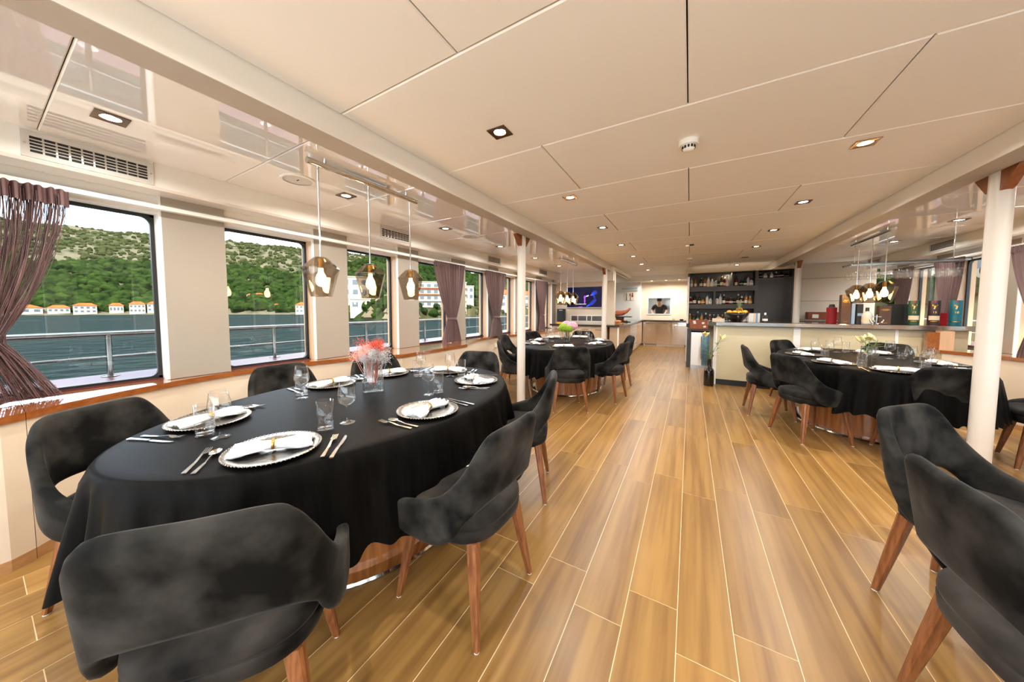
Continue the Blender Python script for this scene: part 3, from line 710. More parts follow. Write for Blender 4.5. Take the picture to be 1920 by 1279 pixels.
# ---------------------------------------------------------------- curtains
def curtain(s, y0, y1, lab, flip=1, seed=1):
    yc = (y0 + y1) / 2; w0 = (y1 - y0) / 2
    t = thing('curtain', lab, 'curtain', (xm(s, -3.24), yc, 0), 0, 'tied-back curtains'); rng = random.Random(seed); rows = []; n = 110; ph = rng.uniform(0, 6)
    for i in range(41):
        z = 2.02 - i / 40 * 1.215
        q = (2.02 - z) / .85
        if q < 1: hw = w0 * (1 - .72 * q ** 1.5); off_ = flip * w0 * .10 * q
        else:
            p = (q - 1) / .43; hw = w0 * (.28 + .36 * p ** .8); off_ = flip * w0 * .10
        am = .012 if i > 1 else .02; row = []
        for j in range(n):
            v = -1 + 2 * j / (n - 1)
            row.append((am * math.sin(v * 34 + ph + .8 * math.sin(v * 5 + i * .05)) * (1 + .3 * math.sin(v * 9)) + (.02 if s < 0 else -.02) * (1 - v * v), v * hw + off_, z + .008 * math.sin(v * 60) * (i == 0) - .02 * abs(v) * (i == 40)))
        rows.append(row)
    o = MB().sheet(rows).build('drape', 'curt', t, 1)
    h = []
    for zz in (2.035, 2.0, 1.965):
        h.append([(.018 * math.sin(j * .95) + (.012 if s < 0 else -.012), -w0 + 2 * w0 * j / (n - 1), zz) for j in range(n)])
    MB().sheet(h).build('gathered_heading', 'curt', t, 1)
    MB().lathe([(.036, -.02), (.040, -.005), (.040, .005), (.036, .02)], 20, (.0 if s < 0 else 0), flip * w0 * .10, 2.02 - .85, sx=1, sy=w0 * .30 / .038).build('tie_band', 'curt', t, 1)
curtain(-1, 3.56, 4.30, 'mauve curtain tied at the waist, nearest the left table vase side', 1, 3)
curtain(-1, 4.92, 5.66, 'mauve tied curtain just left of the left column', 1, 4)
curtain(-1, 7.17, 7.88, 'mauve tied curtain at the last left window', 1, 5)
curtain(1, 6.95, 7.55, 'mauve tied curtain behind the hanging wine glasses', -1, 6)
curtain(1, 5.35, 6.22, 'mauve tied curtain at the right edge behind the column', -1, 7)
curtain(1, 8.1, 8.7, 'mauve curtain at the far right window behind the bar', -1, 8)
# sheer string curtain at the near left edge
t = thing('string_curtain', 'sheer brown string curtain gathered at the left edge', 'curtain', (-3.24, -.02, 0))
rng = random.Random(5); th = MB(); n = 330
def strand(v, z, ph):
    q = (2.0 - z) / .85; w0 = .365
    hw = w0 * (1 - .70 * q ** 1.7) if q < 1 else w0 * (.30 + .55 * ((q - 1) / .43) ** .9)
    return (.016 * math.sin(v * 36 + ph * .2) + .008 * math.sin(z * 9 + ph), v * hw + .010 * math.sin(z * 6 + ph), z)
for k in range(n):
    v = rng.uniform(-1, 1); v = math.copysign(abs(v) ** .8, v); ph = rng.uniform(0, 6.3); zl = .80 + rng.uniform(0, .02); r = .0016 if rng.random() < .8 else .0036
    zs = [2.0 - i * (2.0 - zl) / 22 for i in range(23)]
    th.tube([strand(v, z, ph) for z in zs], r, 3, False)
for k in range(46):            # short cross threads near the hem and the net between strands
    z = rng.uniform(.80, .90); th.tube([strand(-1 + 2 * j / 30, z, k) for j in range(31)], .0010, 3, False)
for k in range(60):
    z = 1.98 - 1.1 * k / 60; th.tube([strand(-1 + 2 * j / 24, z, k) for j in range(25)], .0006, 3, False)
setp(th.build('threads', 'thread', t, 1, False), kind='stuff')
hd = [[(.026 * math.sin(j * 1.15) + .012, -.375 + .75 * j / 109, zz + .004 * math.sin(j * .57)) for j in range(110)] for zz in (2.03, 1.99, 1.935)]
MB().sheet(hd).build('gathered_heading', 'thread', t, 1)
MB().lathe([(.05, -.02), (.055, 0), (.05, .02)], 20, 0, 0, 1.15, sx=.8, sy=2.1).build('tie_band', 'thread', t, 1)

# ---------------------------------------------------------------- bar
t = thing('bar_counter', 'long bar counter with khaki front panels and polished steel top', 'bar counter', (0, 0, 0))
for i, (a, b) in enumerate(((.42, 1.416), (1.498, 2.495), (2.525, 3.14))): MB().box(a, b, 6.74, 6.78, .10, 1.03).build('front_panel', 'khaki', t)
MB().box(1.416, 1.498, 6.725, 6.78, .10, 1.03).build('pilaster', 'beamw', t); MB().box(2.495, 2.525, 6.73, 6.78, .10, 1.03).build('pilaster', 'beamw', t)
MB().box(.42, 3.14, 6.755, 6.80, 0, .10).build('plinth', 'black', t)
MB().box(.40, .42, 6.74, 7.35, .0, 1.03).build('end_panel', 'white', t)
rs = [[(x0, 6.66 + d, z), (3.16, 6.66 + d, z), (3.16, 7.34 - d, z), (x0, 7.34 - d, z), (x0 - .10, 7.22 - d, z), (x0 - .12, 7.0, z), (x0 - .10, 6.78 + d, z)] for x0, d, z in ((.40, .006, 1.035), (.395, 0, 1.042), (.395, 0, 1.094), (.40, .006, 1.10))]
MB().rings(rs).build('steel_top', 'chromeb', t)
t = thing('under_counter_fridge', 'stainless fridge with glass door at the left end of the bar', 'fridge', (.19, 8.45, 0))
MB().box(-.15, .20, 0, .55, .03, .80).build('cabinet', 'steel', t); MB().box(-.15, .05, -.02, 0, .06, .79).build('steel_door', 'cabw', t); MB().box(.06, .195, -.02, 0, .06, .79).build('glass_door', 'cool', t)
MB().tube([(.045, -.045, .2), (.045, -.045, .72)], .009, 8).build('handle', 'chrome', t, 40); MB().box(-.15, .2, -.005, .3, 0, .05).build('kick_plate', 'steel', t)
t = thing('cabinet_side', 'dark vertical end panel beside the bar fridge', 'panel', (0, 0, 0))
MB().box(-.045, .035, 8.43, 9.36, 0, .845).build('panel_board', 'shelf', t); MB().box(-.045, .42, 8.40, 9.36, .845, .87).build('panel_top', 'shelf', t)
t = thing('leather_box', 'brown leather box with pale stickers beside the bar', 'box', (.19, 8.62, .87))
MB().bbox(-.19, .17, -.12, .12, 0, .21, .008).build('case', 'leather', t)
for x, z in ((-.09, .14), (.07, .14), (.10, .06), (-.10, .17)): MB().box(x - .025, x + .025, -.1215, -.12, z - .02, z + .02).build('sticker', 'artw', t)
# back shelves
SY = 9.40
t = thing('bottle_shelves', 'tall dark bar shelving unit with three rows of bottles', 'shelving', (0, SY, 0))
XL, XR, XP = -.07, 1.96, 1.27
def sb(nm, *a, m='shelf'): return MB().box(*a).build(nm, m, t)
sb('side_panel', XL, XL + .04, 0, .33, .0, 2.20); sb('side_panel', XR - .04, XR, 0, .33, .87, 2.20); sb('divider', XP, XP + .06, 0, .33, .87, 2.20)
sb('back_panel', XL, XR, .32, .34, .87, 2.20); sb('shelf_board', XL, XP, 0, .33, 1.755, 1.875); sb('shelf_board', XL, XP, 0, .33, 1.335, 1.445); sb('shelf_board', XL, XR, -.02, .33, .87, .96)
sb('shelf_board', XP + .06, XR - .04, 0, .33, 2.0, 2.035); sb('dark_board', XP + .06, XR - .04, .02, .04, 1.02, 2.0, m='blackf'); sb('divider', .48, .52, .02, .32, 1.445, 1.755)
sb('divider', .83, .86, .05, .32, 1.875, 2.2); sb('cornice', XL, XR, 0, .33, 2.2, 2.215)
L = D.lights.new('shelf_lamp', 'AREA'); L.size = .05; L.energy = 2.2; L.color = (1, .8, .55)
lo = D.objects.new('shelf_lamp', L); COL.objects.link(lo); lo.location = (.78, SY + .16, 2.19)
# bottles
BC = [mat('bot%d' % i, c, .12, c2=tuple(min(255, v + 12) for v in c), sc=6, coat=.3) for i, c in enumerate([(40, 26, 18), (22, 44, 28), (150, 96, 40), (206, 206, 204), (34, 30, 32), (196, 128, 44), (90, 20, 22), (176, 190, 200)])]
CC = ['cream', 'gold', 'red', 'black', 'white', 'teal', 'chrome', 'blueb']
SH = {'tall': [(0, 0), (.036, 0), (.038, .006), (.038, .17), (.030, .20), (.014, .23), (.0135, .285), (0, .285)], 'squat': [(0, 0), (.048, 0), (.05, .008), (.05, .11), (.04, .14), (.016, .165), (.015, .21), (0, .21)],
      'wine': [(0, 0), (.035, 0), (.037, .006), (.037, .18), (.026, .215), (.015, .24), (.0145, .31), (0, .31)], 'round': [(0, 0), (.03, 0), (.045, .02), (.056, .06), (.048, .10), (.018, .14), (.015, .18), (0, .18)]}
BM = {}
def bottle(shape, ci, cc, x, y, z, sc, lab, grp):
    t = thing('bottle', lab, 'bottle', (x, y, z), 0, grp); t.scale = (sc, sc, sc); pr = SH[shape]; top = pr[-1][1]; r = max(p[0] for p in pr); rn = pr[-2][0]
    for nm, pf, m in (('body', pr, BC[ci]), ('cap', [(rn + .002, top - .045), (rn + .002, top + .003), (0, top + .003)], cc), ('label_band', [(r + .0008, .03 if shape != 'round' else .05), (r + .0008, top * .38)], 'cream' if (ci + len(cc)) % 3 else 'artw')):
        k = (shape, nm, ci, cc)
        if k not in BM: BM[k] = MB().lathe(pf, 14).mesh(nm, m, 1)
        link(nm, BM[k], None, t)
rng = random.Random(11); ORD = ['first', 'second', 'third', 'fourth', 'fifth', 'sixth', 'seventh', 'eighth', 'ninth', 'tenth', 'eleventh', 'twelfth', 'thirteenth', 'fourteenth', 'fifteenth', 'sixteenth', 'seventeenth', 'eighteenth', 'nineteenth', 'twentieth']
CN = ['dark brown', 'dark green', 'amber', 'clear', 'black', 'golden', 'dark red', 'pale']
def row(z, y, xs, nm, shp, smax):
    for i, x in enumerate(xs):
        c = rng.randrange(8); s_ = rng.choice(shp)
        bottle(s_, c, rng.choice(CC), x, y + rng.uniform(-.02, .02), z, rng.uniform(.8, smax), '%s bottle, %s from the left on the %s' % (CN[c], ORD[i], nm), 'bottles on the bar shelves')
row(1.875, SY + .14, [.01, .10, .22, .30, .37, .45, .52, .58, .64, .70, .76, .93, 1.03, 1.10, 1.16, 1.22], 'top shelf', ['tall', 'squat', 'round', 'tall'], .95)
row(1.445, SY + .14, [.0, .09, .19, .27, .36, .43, .56, .63, .70, .77, .84, .91, .98, 1.05, 1.13, 1.21], 'middle shelf', ['tall', 'squat', 'round', 'tall'], .95)
row(.96, SY + .12, [.0 + .085 * i for i in range(15)], 'lowest shelf', ['wine', 'tall', 'wine'], 1.05)
row(2.035, SY + .14, [1.38, 1.47, 1.58, 1.66, 1.75, 1.85], 'high shelf right of the divider', ['round', 'squat'], .6)
# hanging glass rack above the bar
t = thing('glass_rack', 'steel and glass rack holding wine glasses above the bar', 'rack', (0, 0, 0))
MB().box(2.02, 3.12, 6.74, 7.08, 1.985, 1.997).build('glass_plate', 'cool', t)
for y in (6.80, 6.87, 6.95, 7.02): MB().box(2.02, 3.12, y - .006, y + .006, 1.965, 1.983).build('rail', 'steel', t)
for x in (2.1, 3.04): MB().tube([(x, 6.91, 1.99), (x, 6.91, ZG - .001)], .006, 8).build('hanger', 'chrome', t)
for x in (2.02, 3.11): MB().box(x, x + .012, 6.74, 7.08, 1.963, 1.985).build('end_bar', 'steel', t)
wg = thing('hanging_glass', None, 'wine glass'); wg.rotation_euler = (PI, 0, 0)
for c in kids(D.objects['wine_glass']): link(c.name.split('.')[0], c.data, None, wg)
hl = ['front', 'rear']
first = True
for r_, y in enumerate((6.835, 6.985)):
    for i in range(14):
        x = 2.07 + i * .0765; lab = 'upside-down wine glass, %s from the left in the %s row of the rack' % (ORD[i], hl[r_])
        if first: o = wg; o.location = (x, y, 1.965 + .003); setp(o, lab, None, 'wine glasses hanging over the bar'); first = False
        else: o = dup(wg, (x, y, 1.968), 0, lab, 'wine glasses hanging over the bar'); o.rotation_euler = (PI, 0, 0)
# things on the bar top
ZBAR = 1.10
t = thing('fruit_bowl', 'wide black bowl of fruit on the bar', 'bowl', (.70, 6.93, ZBAR))
MB().lathe([(0, 0), (.07, 0), (.075, .008), (.12, .05), (.165, .11), (.182, .165), (.176, .165), (.158, .11), (.112, .055), (.06, .02), (0, .018)], 36).build('bowl_shell', 'bowlb', t, 1)
for i, (x, y, z) in enumerate(((-.11, -.05, .165), (-.10, .05, .165), (-.035, -.07, .16), (.03, -.08, .155), (.10, -.05, .16), (.12, .03, .165), (-.02, .08, .16))):
    o = MB().ball((0, 0, 0), .042, 1, 1, .95, 14, 10).build('orange', 'orange', None, 1); o.location = (.70 + x, 6.93 + y, ZBAR + z)
    setp(o, 'orange in the black fruit bowl, %s' % ['far left', 'back left', 'front left', 'front centre', 'front right', 'far right', 'at the back'][i], 'orange', 'oranges in the fruit bowl')
t = thing('pineapple', 'pineapple standing in the black fruit bowl', 'pineapple', (.735, 6.94, ZBAR + .10))
b = MB()
for i in range(9):
    for j in range(12):
        z = .012 + i * .0155; r = .050 * math.sin(PI * (.18 + .70 * (i + .5) / 9)) ** .6; a = 2 * PI * (j + .5 * (i % 2)) / 12; b.octa((r * math.cos(a), r * math.sin(a), z), .0125)
b.lathe([(0, 0), (.034, 0), (.046, .05), (.044, .1), (.03, .145), (0, .15)], 16); b.build('fruit_body', 'pine', t, 1)
for k in range(26):
    a = k * 2.4; q = k / 26; l = .07 + .06 * q; o_ = .75 - .6 * q
    dx, dy = math.cos(a), math.sin(a); px, py = -dy * .010, dx * .010; z0 = .14
    p1 = (dx * o_ * l * .5, dy * o_ * l * .5, z0 + l * .6); p2 = (dx * o_ * l, dy * o_ * l, z0 + l * (1.05 - .25 * o_))
    MB().add([(dx * .008 + px, dy * .008 + py, z0), (dx * .008 - px, dy * .008 - py, z0), (p1[0] - px, p1[1] - py, p1[2]), (p1[0] + px, p1[1] + py, p1[2]), p2, (dx * .004, dy * .004, z0 - .003), (p1[0] * .96, p1[1] * .96, p1[2] - .003)], [(0, 1, 2, 3), (3, 2, 4), (1, 0, 5), (5, 0, 3, 6), (1, 5, 6, 2), (6, 3, 4), (2, 6, 4)]).build('crown_leaf', 'leafp', t)
def boxthing(name, lab, cat, x, y, w, d, h, m, extra=None, z=ZBAR, rz=0):
    t = thing(name, lab, cat, (x, y, z), rz); MB().bbox(-w / 2, w / 2, -d / 2, d / 2, 0, h, .003).build('carton', m, t)
    if extra: extra(t, w, d, h)
    return t
def goldlines(t, w, d, h):
    for z, ww in ((h * .80, .5), (h * .765, .75), (h * .73, .4), (h * .06, .4)): MB().box(-w * ww / 2, w * ww / 2, -d / 2 - .0008, -d / 2, z, z + .008).build('gold_lettering', 'gold', t)
boxthing('whisky_box', 'tall dark brown gift box at the left of the bar bottles', 'box', 2.03, 6.92, .105, .10, .44, 'brown', goldlines)
boxthing('blue_box', 'pale blue narrow box behind the brown gift box', 'box', 2.115, 6.94, .04, .10, .43, 'blueb')
boxthing('gift_box', 'second brown gift box under the right pendant shade', 'box', 2.435, 6.92, .12, .10, .27, 'brown', goldlines)
boxthing('small_box', 'black carton between the two brown gift boxes', 'box', 2.20, 6.98, .07, .08, .30, 'black', lambda t, w, d, h: MB().box(-.025, .025, -d / 2 - .001, -d / 2, .12, .16).build('blue_tag', 'blueb', t))
bottle('squat', 3, 'black', 2.27, 6.92, ZBAR, 1.15, 'clear squat bottle between the brown gift boxes', 'bottles on the bar top')
boxthing('wide_box', 'dark square box behind the green tube', 'box', 2.68, 7.12, .24, .12, .30, 'black')
def tube(x, m, num, lab, cap):
    t = thing('bottle_tube', lab, 'gift tube', (x, 6.90, ZBAR), 0, 'whisky gift tubes')
    MB().lathe([(0, 0), (.052, 0), (.053, .003), (.053, .335), (.052, .34), (0, .34)], 28).build('tube_wall', m, t, 40)
    def wrap(nm, a0, a1, z0, z1, mm):
        n = 8; MB().sheet([[(.0537 * math.cos(R_(a0 + (a1 - a0) * j / n)), .0537 * math.sin(R_(a0 + (a1 - a0) * j / n)), z) for j in range(n + 1)] for z in (z0, z1)]).build(nm, mm, t, 1)
    c = -105
    wrap('label_band', c - 58, c + 62, .07, .13, 'cream' if m != 'teal' else m); wrap('gold_band', c - 60, c + 60, .05, .058, 'gold'); wrap('red_tab', c - 9, c + 9, .31, .34, 'red')
    # stag emblem: head, muzzle and two antlers
    for a0, a1, z0, z1 in ((-8, 5, .235, .262), (-4, 12, .252, .268), (-24, -6, .262, .268), (-26, -21, .262, .290), (-15, -11, .266, .284), (10, 24, .266, .271), (20, 25, .268, .292), (-12, 2, .222, .238)): wrap('stag_emblem', c + a0, c + a1, z0, z1, 'gold')
    me = text_mesh(num, .038); me.materials.append(MATS['gold']); o = link('number', me, None, t)
    o.matrix_local = Matrix.Rotation(R_(c + 90), 4, 'Z') @ Matrix.Translation((0, -.0545, .165)) @ Matrix.Rotation(PI / 2, 4, 'X')
tube(2.715, 'greent', '12', 'green gift tube with gold stag emblem, leftmost of three', 1)
tube(2.90, 'plum', '15', 'plum gift tube with gold stag emblem, middle of three', 1)
tube(3.09, 'teal', '18', 'teal gift tube with gold stag emblem, rightmost of three', 1)
boxthing('red_case', 'dark red low case between the gift tubes', 'case', 3.0, 7.06, .14, .12, .17, 'red')
boxthing('coffee_grinder', 'red machine behind the brown gift box', 'machine', 1.95, 7.15, .09, .14, .25, 'red', lambda t, w, d, h: MB().lathe([(0, h), (.04, h), (.03, h + .05), (0, h + .05)], 16).build('hopper', 'black', t))
boxthing('menu_stand', 'upright pale leaflet stand right of the fruit bowl', 'leaflet', .96, 7.08, .16, .05, .15, 'artw', lambda t, w, d, h: [MB().box(.02, .05, -d / 2 - .002, -d / 2, 0.0, h).build('blue_spine', 'blueb', t), MB().box(-.01, .015, -d / 2 - .002, -d / 2, 0.0, h).build('tan_spine', 'cream', t)])
bottle('squat', 4, 'white', 1.10, 7.0, ZBAR, .75, 'small dark bottle right of the fruit bowl', 'bottles on the bar top')
t = thing('ornament_anchor', 'small silver anchor ornament between the gift boxes', 'ornament', (2.33, 6.80, ZBAR))
MB().tube([(0, 0, .01), (0, 0, .14)], .008, 8).tube([(-.045, 0, .11), (.045, 0, .11)], .006, 8).tube([(.07 * math.cos(R_(a)), 0, .085 + .08 * math.sin(R_(a))) for a in range(190, 351, 16)], .008, 8).build('anchor_body', 'chrome', t, 40)
t = thing('wooden_tray', 'wooden crate lid leaning on the bar left of the fruit bowl', 'tray', (.44, 6.95, ZBAR)); MB().box(-.09, .09, -.05, .05, 0, .055).build('crate', 'cream', t); MB().prism([(-.05, .055), (.06, .055), (.01, .095)], -.01, .01).build('fan', 'baseb', t)
t = thing('wooden_crate', 'brown wooden crate with a white sticker on the back counter', 'crate', (2.45, 9.55, 1.10))
MB().bbox(-.24, .24, -.1, .1, 0, .16, .005).build('crate_body', 'leather', t); MB().box(-.17, -.07, -.102, -.1, .03, .11).build('sticker', 'artw', t); MB().lathe([(0, 0), (.045, 0), (.045, .002), (0, .002)], 20).build('brass_plate', 'gold', t).matrix_local = Matrix.Translation((.08, -.1, .075)) @ Matrix.Rotation(PI / 2, 4, 'X')
t = thing('back_counter', 'low dark counter along the wall behind the bar', 'counter', (0, 0, 0)); MB().box(2.0, 3.2, 9.38, 9.74, 0, 1.06).build('counter_body', 'shelf', t); MB().box(2.0, 3.2, 9.36, 9.74, 1.06, 1.10).build('counter_top', 'steel', t)
t = thing('wooden_stand', 'small wooden menu holder on the ledge by the right column', 'holder', (2.83, 6.62, .792)); MB().box(-.10, .0, -.04, .04, 0, .22).build('block', 'sillw', t); MB().box(.0, .12, -.05, .05, 0, .24).build('pale_block', 'reveal', t)

# ---------------------------------------------------------------- buffet and galley
ZK = .93
def cab(name, lab, x0, x1, y0, y1, face, nd_, kind, par=None):
    """cabinet with nd_ doors on the face 'y' (towards the camera) or 'x' (towards the aisle)."""
    t = thing(name, lab, 'cabinet'); MB().box(x0, x1, y0, y1, .08, ZK - .045).build('body', 'cab', t); MB().box(x0 + .02, x1 - .03, y0 + .03, y1, 0, .08).build('plinth', 'white', t)
    for i in range(nd_):
        if face == 'y':
            a = x0 + (x1 - x0) * i / nd_; b = x0 + (x1 - x0) * (i + 1) / nd_
            d = MB().box(a + .004, b - .004, y0 - .018, y0, .09, ZK - .06).build('door', 'cab', t); MB().tube([(a + .08, y0 - .035, ZK - .12), (b - .08, y0 - .035, ZK - .12)], .006, 6).build('handle', 'chrome', d)
        else:
            a = y0 + (y1 - y0) * i / nd_; b = y0 + (y1 - y0) * (i + 1) / nd_
            if kind == 'drawers':
                for k in range(4):
                    z0 = .09 + k * .195; d = MB().box(x1, x1 + .018, a + .004, b - .004, z0, z0 + .187).build('drawer', 'cabw', t)
                    MB().tube([(x1 + .035, a + .06, z0 + .15), (x1 + .035, b - .06, z0 + .15)], .006, 6).build('handle', 'chrome', d)
            else:
                d = MB().box(x1, x1 + .018, a + .004, b - .004, .09, ZK - .06).build('door', 'cab', t); MB().tube([(x1 + .035, a + .06, ZK - .12), (x1 + .035, b - .06, ZK - .12)], .006, 6).build('handle', 'chrome', d)
    return t
cab('buffet_cabinet', 'beige buffet cabinets under the television', -3.2, -1.75, 8.14, 8.70, 'y', 4, 'd')
t = thing('end_panel_cabinet', 'beige corner cabinet below the end of the buffet worktop', 'cabinet'); MB().box(-1.69, -1.50, 8.14, 8.98, .0, ZK - .045).build('body', 'cab', t); MB().box(-1.50, -1.47, 8.12, 8.16, 0, ZK - .045).build('corner_strip', 'white', t)
cab('galley_cabinet', 'beige galley cabinet nearest the column on the aisle', -2.0, -1.50, 9.0, 10.0, 'x', 2, 'd')
cab('drawer_unit', 'white galley unit with stacked drawers on the aisle', -2.0, -1.50, 10.0, 11.3, 'x', 2, 'drawers')
cab('corner_cabinet', 'white galley cabinet in the far corner', -2.0, -1.50, 11.3, 12.62, 'x', 1, 'd')
cab('rear_cabinet', 'glossy beige galley cabinets along the back wall', -1.46, -.10, 12.72, 13.28, 'y', 3, 'd')
t = thing('rear_vent', 'grey grille in the plinth of the rear cabinets', 'vent', (-1.2, 12.745, .02)); MB().box(-.2, .2, 0, .005, 0, .055).build('vent_plate', 'grille', t); MB().box(-.18, .18, -.002, 0, .012, .02).box(-.18, .18, -.002, 0, .03, .038).build('vent_slots', 'dark', t)
t = thing('worktop', 'black stone worktop wrapping round the buffet and galley', 'worktop')
MB().slab([(-3.24, 8.08), (-1.45, 8.08), (-1.45, 12.66), (-.08, 12.66), (-.08, 13.29), (-1.59, 13.29), (-1.59, 12.94), (-2.05, 12.94), (-2.05, 8.85), (-1.69, 8.85), (-1.69, 8.74), (-3.24, 8.74)], ZK - .042, ZK).build('stone_slab', 'ctop', t)
# television
t = thing('television', 'wall television showing a blue-lit singer', 'television', (-2.49, 8.745, 1.35)); MB().bbox(-.50, .50, -.055, 0, 0, .60, .006).build('casing', 'grille', t)
MB().box(-.475, .475, -.058, -.055, .025, .575).build('screen', 'scr', t)
def ell(cx, cz, rx, rz_, a, y=-.0595):
    n = 18; c, s_ = math.cos(a), math.sin(a); q = [(cx + rx * math.cos(2 * PI * k / n) * c - rz_ * math.sin(2 * PI * k / n) * s_, cz + rx * math.cos(2 * PI * k / n) * s_ + rz_ * math.sin(2 * PI * k / n) * c) for k in range(n)]
    return MB().prism(q, y, -.058)
for nm, a, m in (('singer_hair', (.29, .415, .062, .058, .2), 'scrd'), ('singer_face', (.245, .385, .040, .052, -.6), 'scrb'), ('singer_jaw', (.20, .355, .028, .016, .3), 'scrp'), ('singer_neck', (.275, .30, .025, .05, .2), 'scrd'), ('singer_shoulder', (.24, .16, .12, .05, .75), 'scrd'), ('singer_sleeve', (.15, .09, .10, .020, .5), 'scrb'),
                 ('hand', (.02, .30, .028, .045, -.3), 'scrp'), ('forearm', (.02, .20, .02, .08, 0), 'scrp'), ('microphone', (.09, .33, .04, .016, .35), 'scrw'), ('stage_glow', (-.10, .035, .06, .008, .1), 'scrp')): ell(*a).build(nm, m, t)
for k in range(3): MB().box(-.26 + k * .11, -.16 + k * .11, -.0595, -.058, .105, .118).build('subtitle', 'scrw', t)
t = thing('speaker_cabinet', 'tall black loudspeaker with orange base on the buffet worktop', 'speaker', (-3.07, 8.52, ZK)); MB().bbox(-.115, .115, -.05, .05, .04, .40, .01).build('speaker_body', 'black', t); MB().box(-.115, .115, -.055, .055, 0, .04).build('base', 'orange', t); MB().box(-.05, .05, -.0515, -.05, .355, .37).build('badge', 'grille', t)
t = thing('wall_grille', 'long ventilation grille below the television', 'grille', (-2.42, 8.75, .975)); MB().box(-.47, .47, -.012, 0, 0, .19).build('grille_frame', 'white', t); MB().box(-.43, .43, -.014, -.012, .03, .16).build('mesh', 'dark', t)
sl = MB().box(-.43, .43, -.017, -.014, -.002, .002).mesh('slat', 'steel')
for i in range(1, 10): link('slat', sl, None, t).location = (0, 0, .03 + .013 * i)
for x in (-.25, 0, .13): MB().box(x - .01, x + .01, -.018, -.014, .03, .16).build('divider', 'white', t)
# food on the galley worktop
def food(name, lab, cat, x, y, fn): t = thing(name, lab, cat, (x, y, ZK)); fn(t)
def _ham(t):
    MB().lathe([(0, 0), (.09, 0), (.11, .12), (.12, .16), (0, .16)], 20).build('pot', 'brown', t, 40); MB().box(-.28, .32, -.10, .10, .16, .185).build('board', 'black', t)
    MB().tube([(-.20, 0, .25), (-.08, 0, .27), (.06, 0, .28), (.18, 0, .33), (.28, 0, .42)], [.05, .085, .075, .045, .025], 12).build('ham_leg', 'ham', t, 1)
food('carving_stand', 'cured ham leg on a dark carving stand', 'ham', -1.74, 9.75, _ham)
def _bread(t):
    MB().box(-.16, .16, -.22, .22, 0, .02).build('board', 'baseb', t)
    for i, y in enumerate((-.14, 0, .14)): MB().ball((0, y, .055), .075, 1.5, .8, .55, 12, 8).build('loaf', 'orange' if i % 2 else 'ham', t, 1)
food('bread_board', 'wooden board with loaves at the near end of the galley', 'bread', -1.72, 9.15, _bread)
def _tray(t):
    MB().lathe([(0, 0), (.15, 0), (.17, .02), (.16, .022), (0, .012)], 24).build('tray', 'steel', t, 40)
    for k in range(12): MB().ball((.09 * math.cos(k * 1.9) * (k % 3) / 2, .09 * math.sin(k * 1.9) * (k % 3) / 2, .035), .028, 1, 1, .8, 8, 6).build('fruit_piece', ['orange', 'leaf', 'red'][k % 3], t, 1)
food('fruit_tray', 'steel tray of colourful fruit on the galley worktop', 'tray', -1.70, 10.4, _tray)
food('candle_jar', 'small white jar on the rear worktop', 'jar', -.55, 12.95, lambda t: [MB().lathe([(0, 0), (.045, 0), (.045, .09), (0, .09)], 16).build('jar', 'artw', t, 40), MB().ball((.06, -.01, .03), .03, 1, 1, 1, 8, 6).build('tomato', 'orange', t, 1)])
food('black_bowl', 'small black dish on the rear worktop', 'dish', -.25, 12.95, lambda t: MB().lathe([(0, 0), (.05, 0), (.065, .04), (.06, .04), (.045, .01), (0, .01)], 18).build('dish', 'black', t, 40))
t = thing('wall_picture', 'small picture of wine glasses on the white galley wall', 'picture', (-1.98, 12.95, 1.66)); MB().box(-.17, .17, -.012, 0, 0, .28).build('canvas', 'artw', t)
for x, z, w, h, m in ((-.11, 0, .04, .28, 'gold'), (.03, 0, .03, .2, 'gold'), (.10, .12, .06, .16, 'red'), (.02, .16, .05, .1, 'leather'), (.13, 0, .03, .12, 'cream')): MB().prism([(x - w / 2, z), (x + w / 2, z), (x + w * .3, z + h), (x - w * .3, z + h)], -.014, -.012).build('paint_stroke', m, t)
t = thing('air_conditioner', 'grey air conditioning grille above the wall picture', 'air conditioner', (-1.98, 12.95, 2.02)); MB().box(-.3, .3, -.05, 0, 0, .14).build('housing', 'white', t); MB().box(-.27, .27, -.053, -.05, .03, .11).build('outlet', 'bot7', t)

# ---------------------------------------------------------------- person in the galley hatch
def skin(name, pts, edges, m, parent, root=0, lv=2):
    me = D.meshes.new(name); me.from_pydata([p[:3] for p in pts], edges, []); o = link(name, me, m, parent)
    md = o.modifiers.new('Skin', 'SKIN'); md.use_smooth_shade = True
    for i, p in enumerate(pts): sv = me.skin_vertices[0].data[i]; sv.radius = (p[3], p[4] if len(p) > 4 else p[3]); sv.use_root = (i == root)
    bake(o, [('SUBSURF', dict(levels=lv, render_levels=lv))]); return o
pr_ = thing('person', 'person in a black t-shirt bending over behind the galley hatch', 'person', (-1.03, 13.98, 0))
BD = [(0, .02, .95, .15, .11), (0, .03, 1.12, .135, .10), (0, .0, 1.32, .16, .11), (0, -.06, 1.46, .10, .08), (0, -.13, 1.53, .055, .055), (0, -.19, 1.58, .075, .085), (0, -.21, 1.66, .078, .09),
      (-.19, -.04, 1.43, .06), (-.26, -.14, 1.24, .047), (-.17, -.34, 1.10, .036), (-.08, -.42, 1.07, .03), (.19, -.04, 1.43, .06), (.26, -.14, 1.24, .047), (.18, -.34, 1.10, .036), (.09, -.42, 1.07, .03),
      (-.09, .02, .88, .085), (-.10, .0, .48, .06), (-.10, .02, .08, .045), (-.10, -.10, .04, .04), (.09, .02, .88, .085), (.10, .0, .48, .06), (.10, .02, .08, .045), (.10, -.10, .04, .04)]
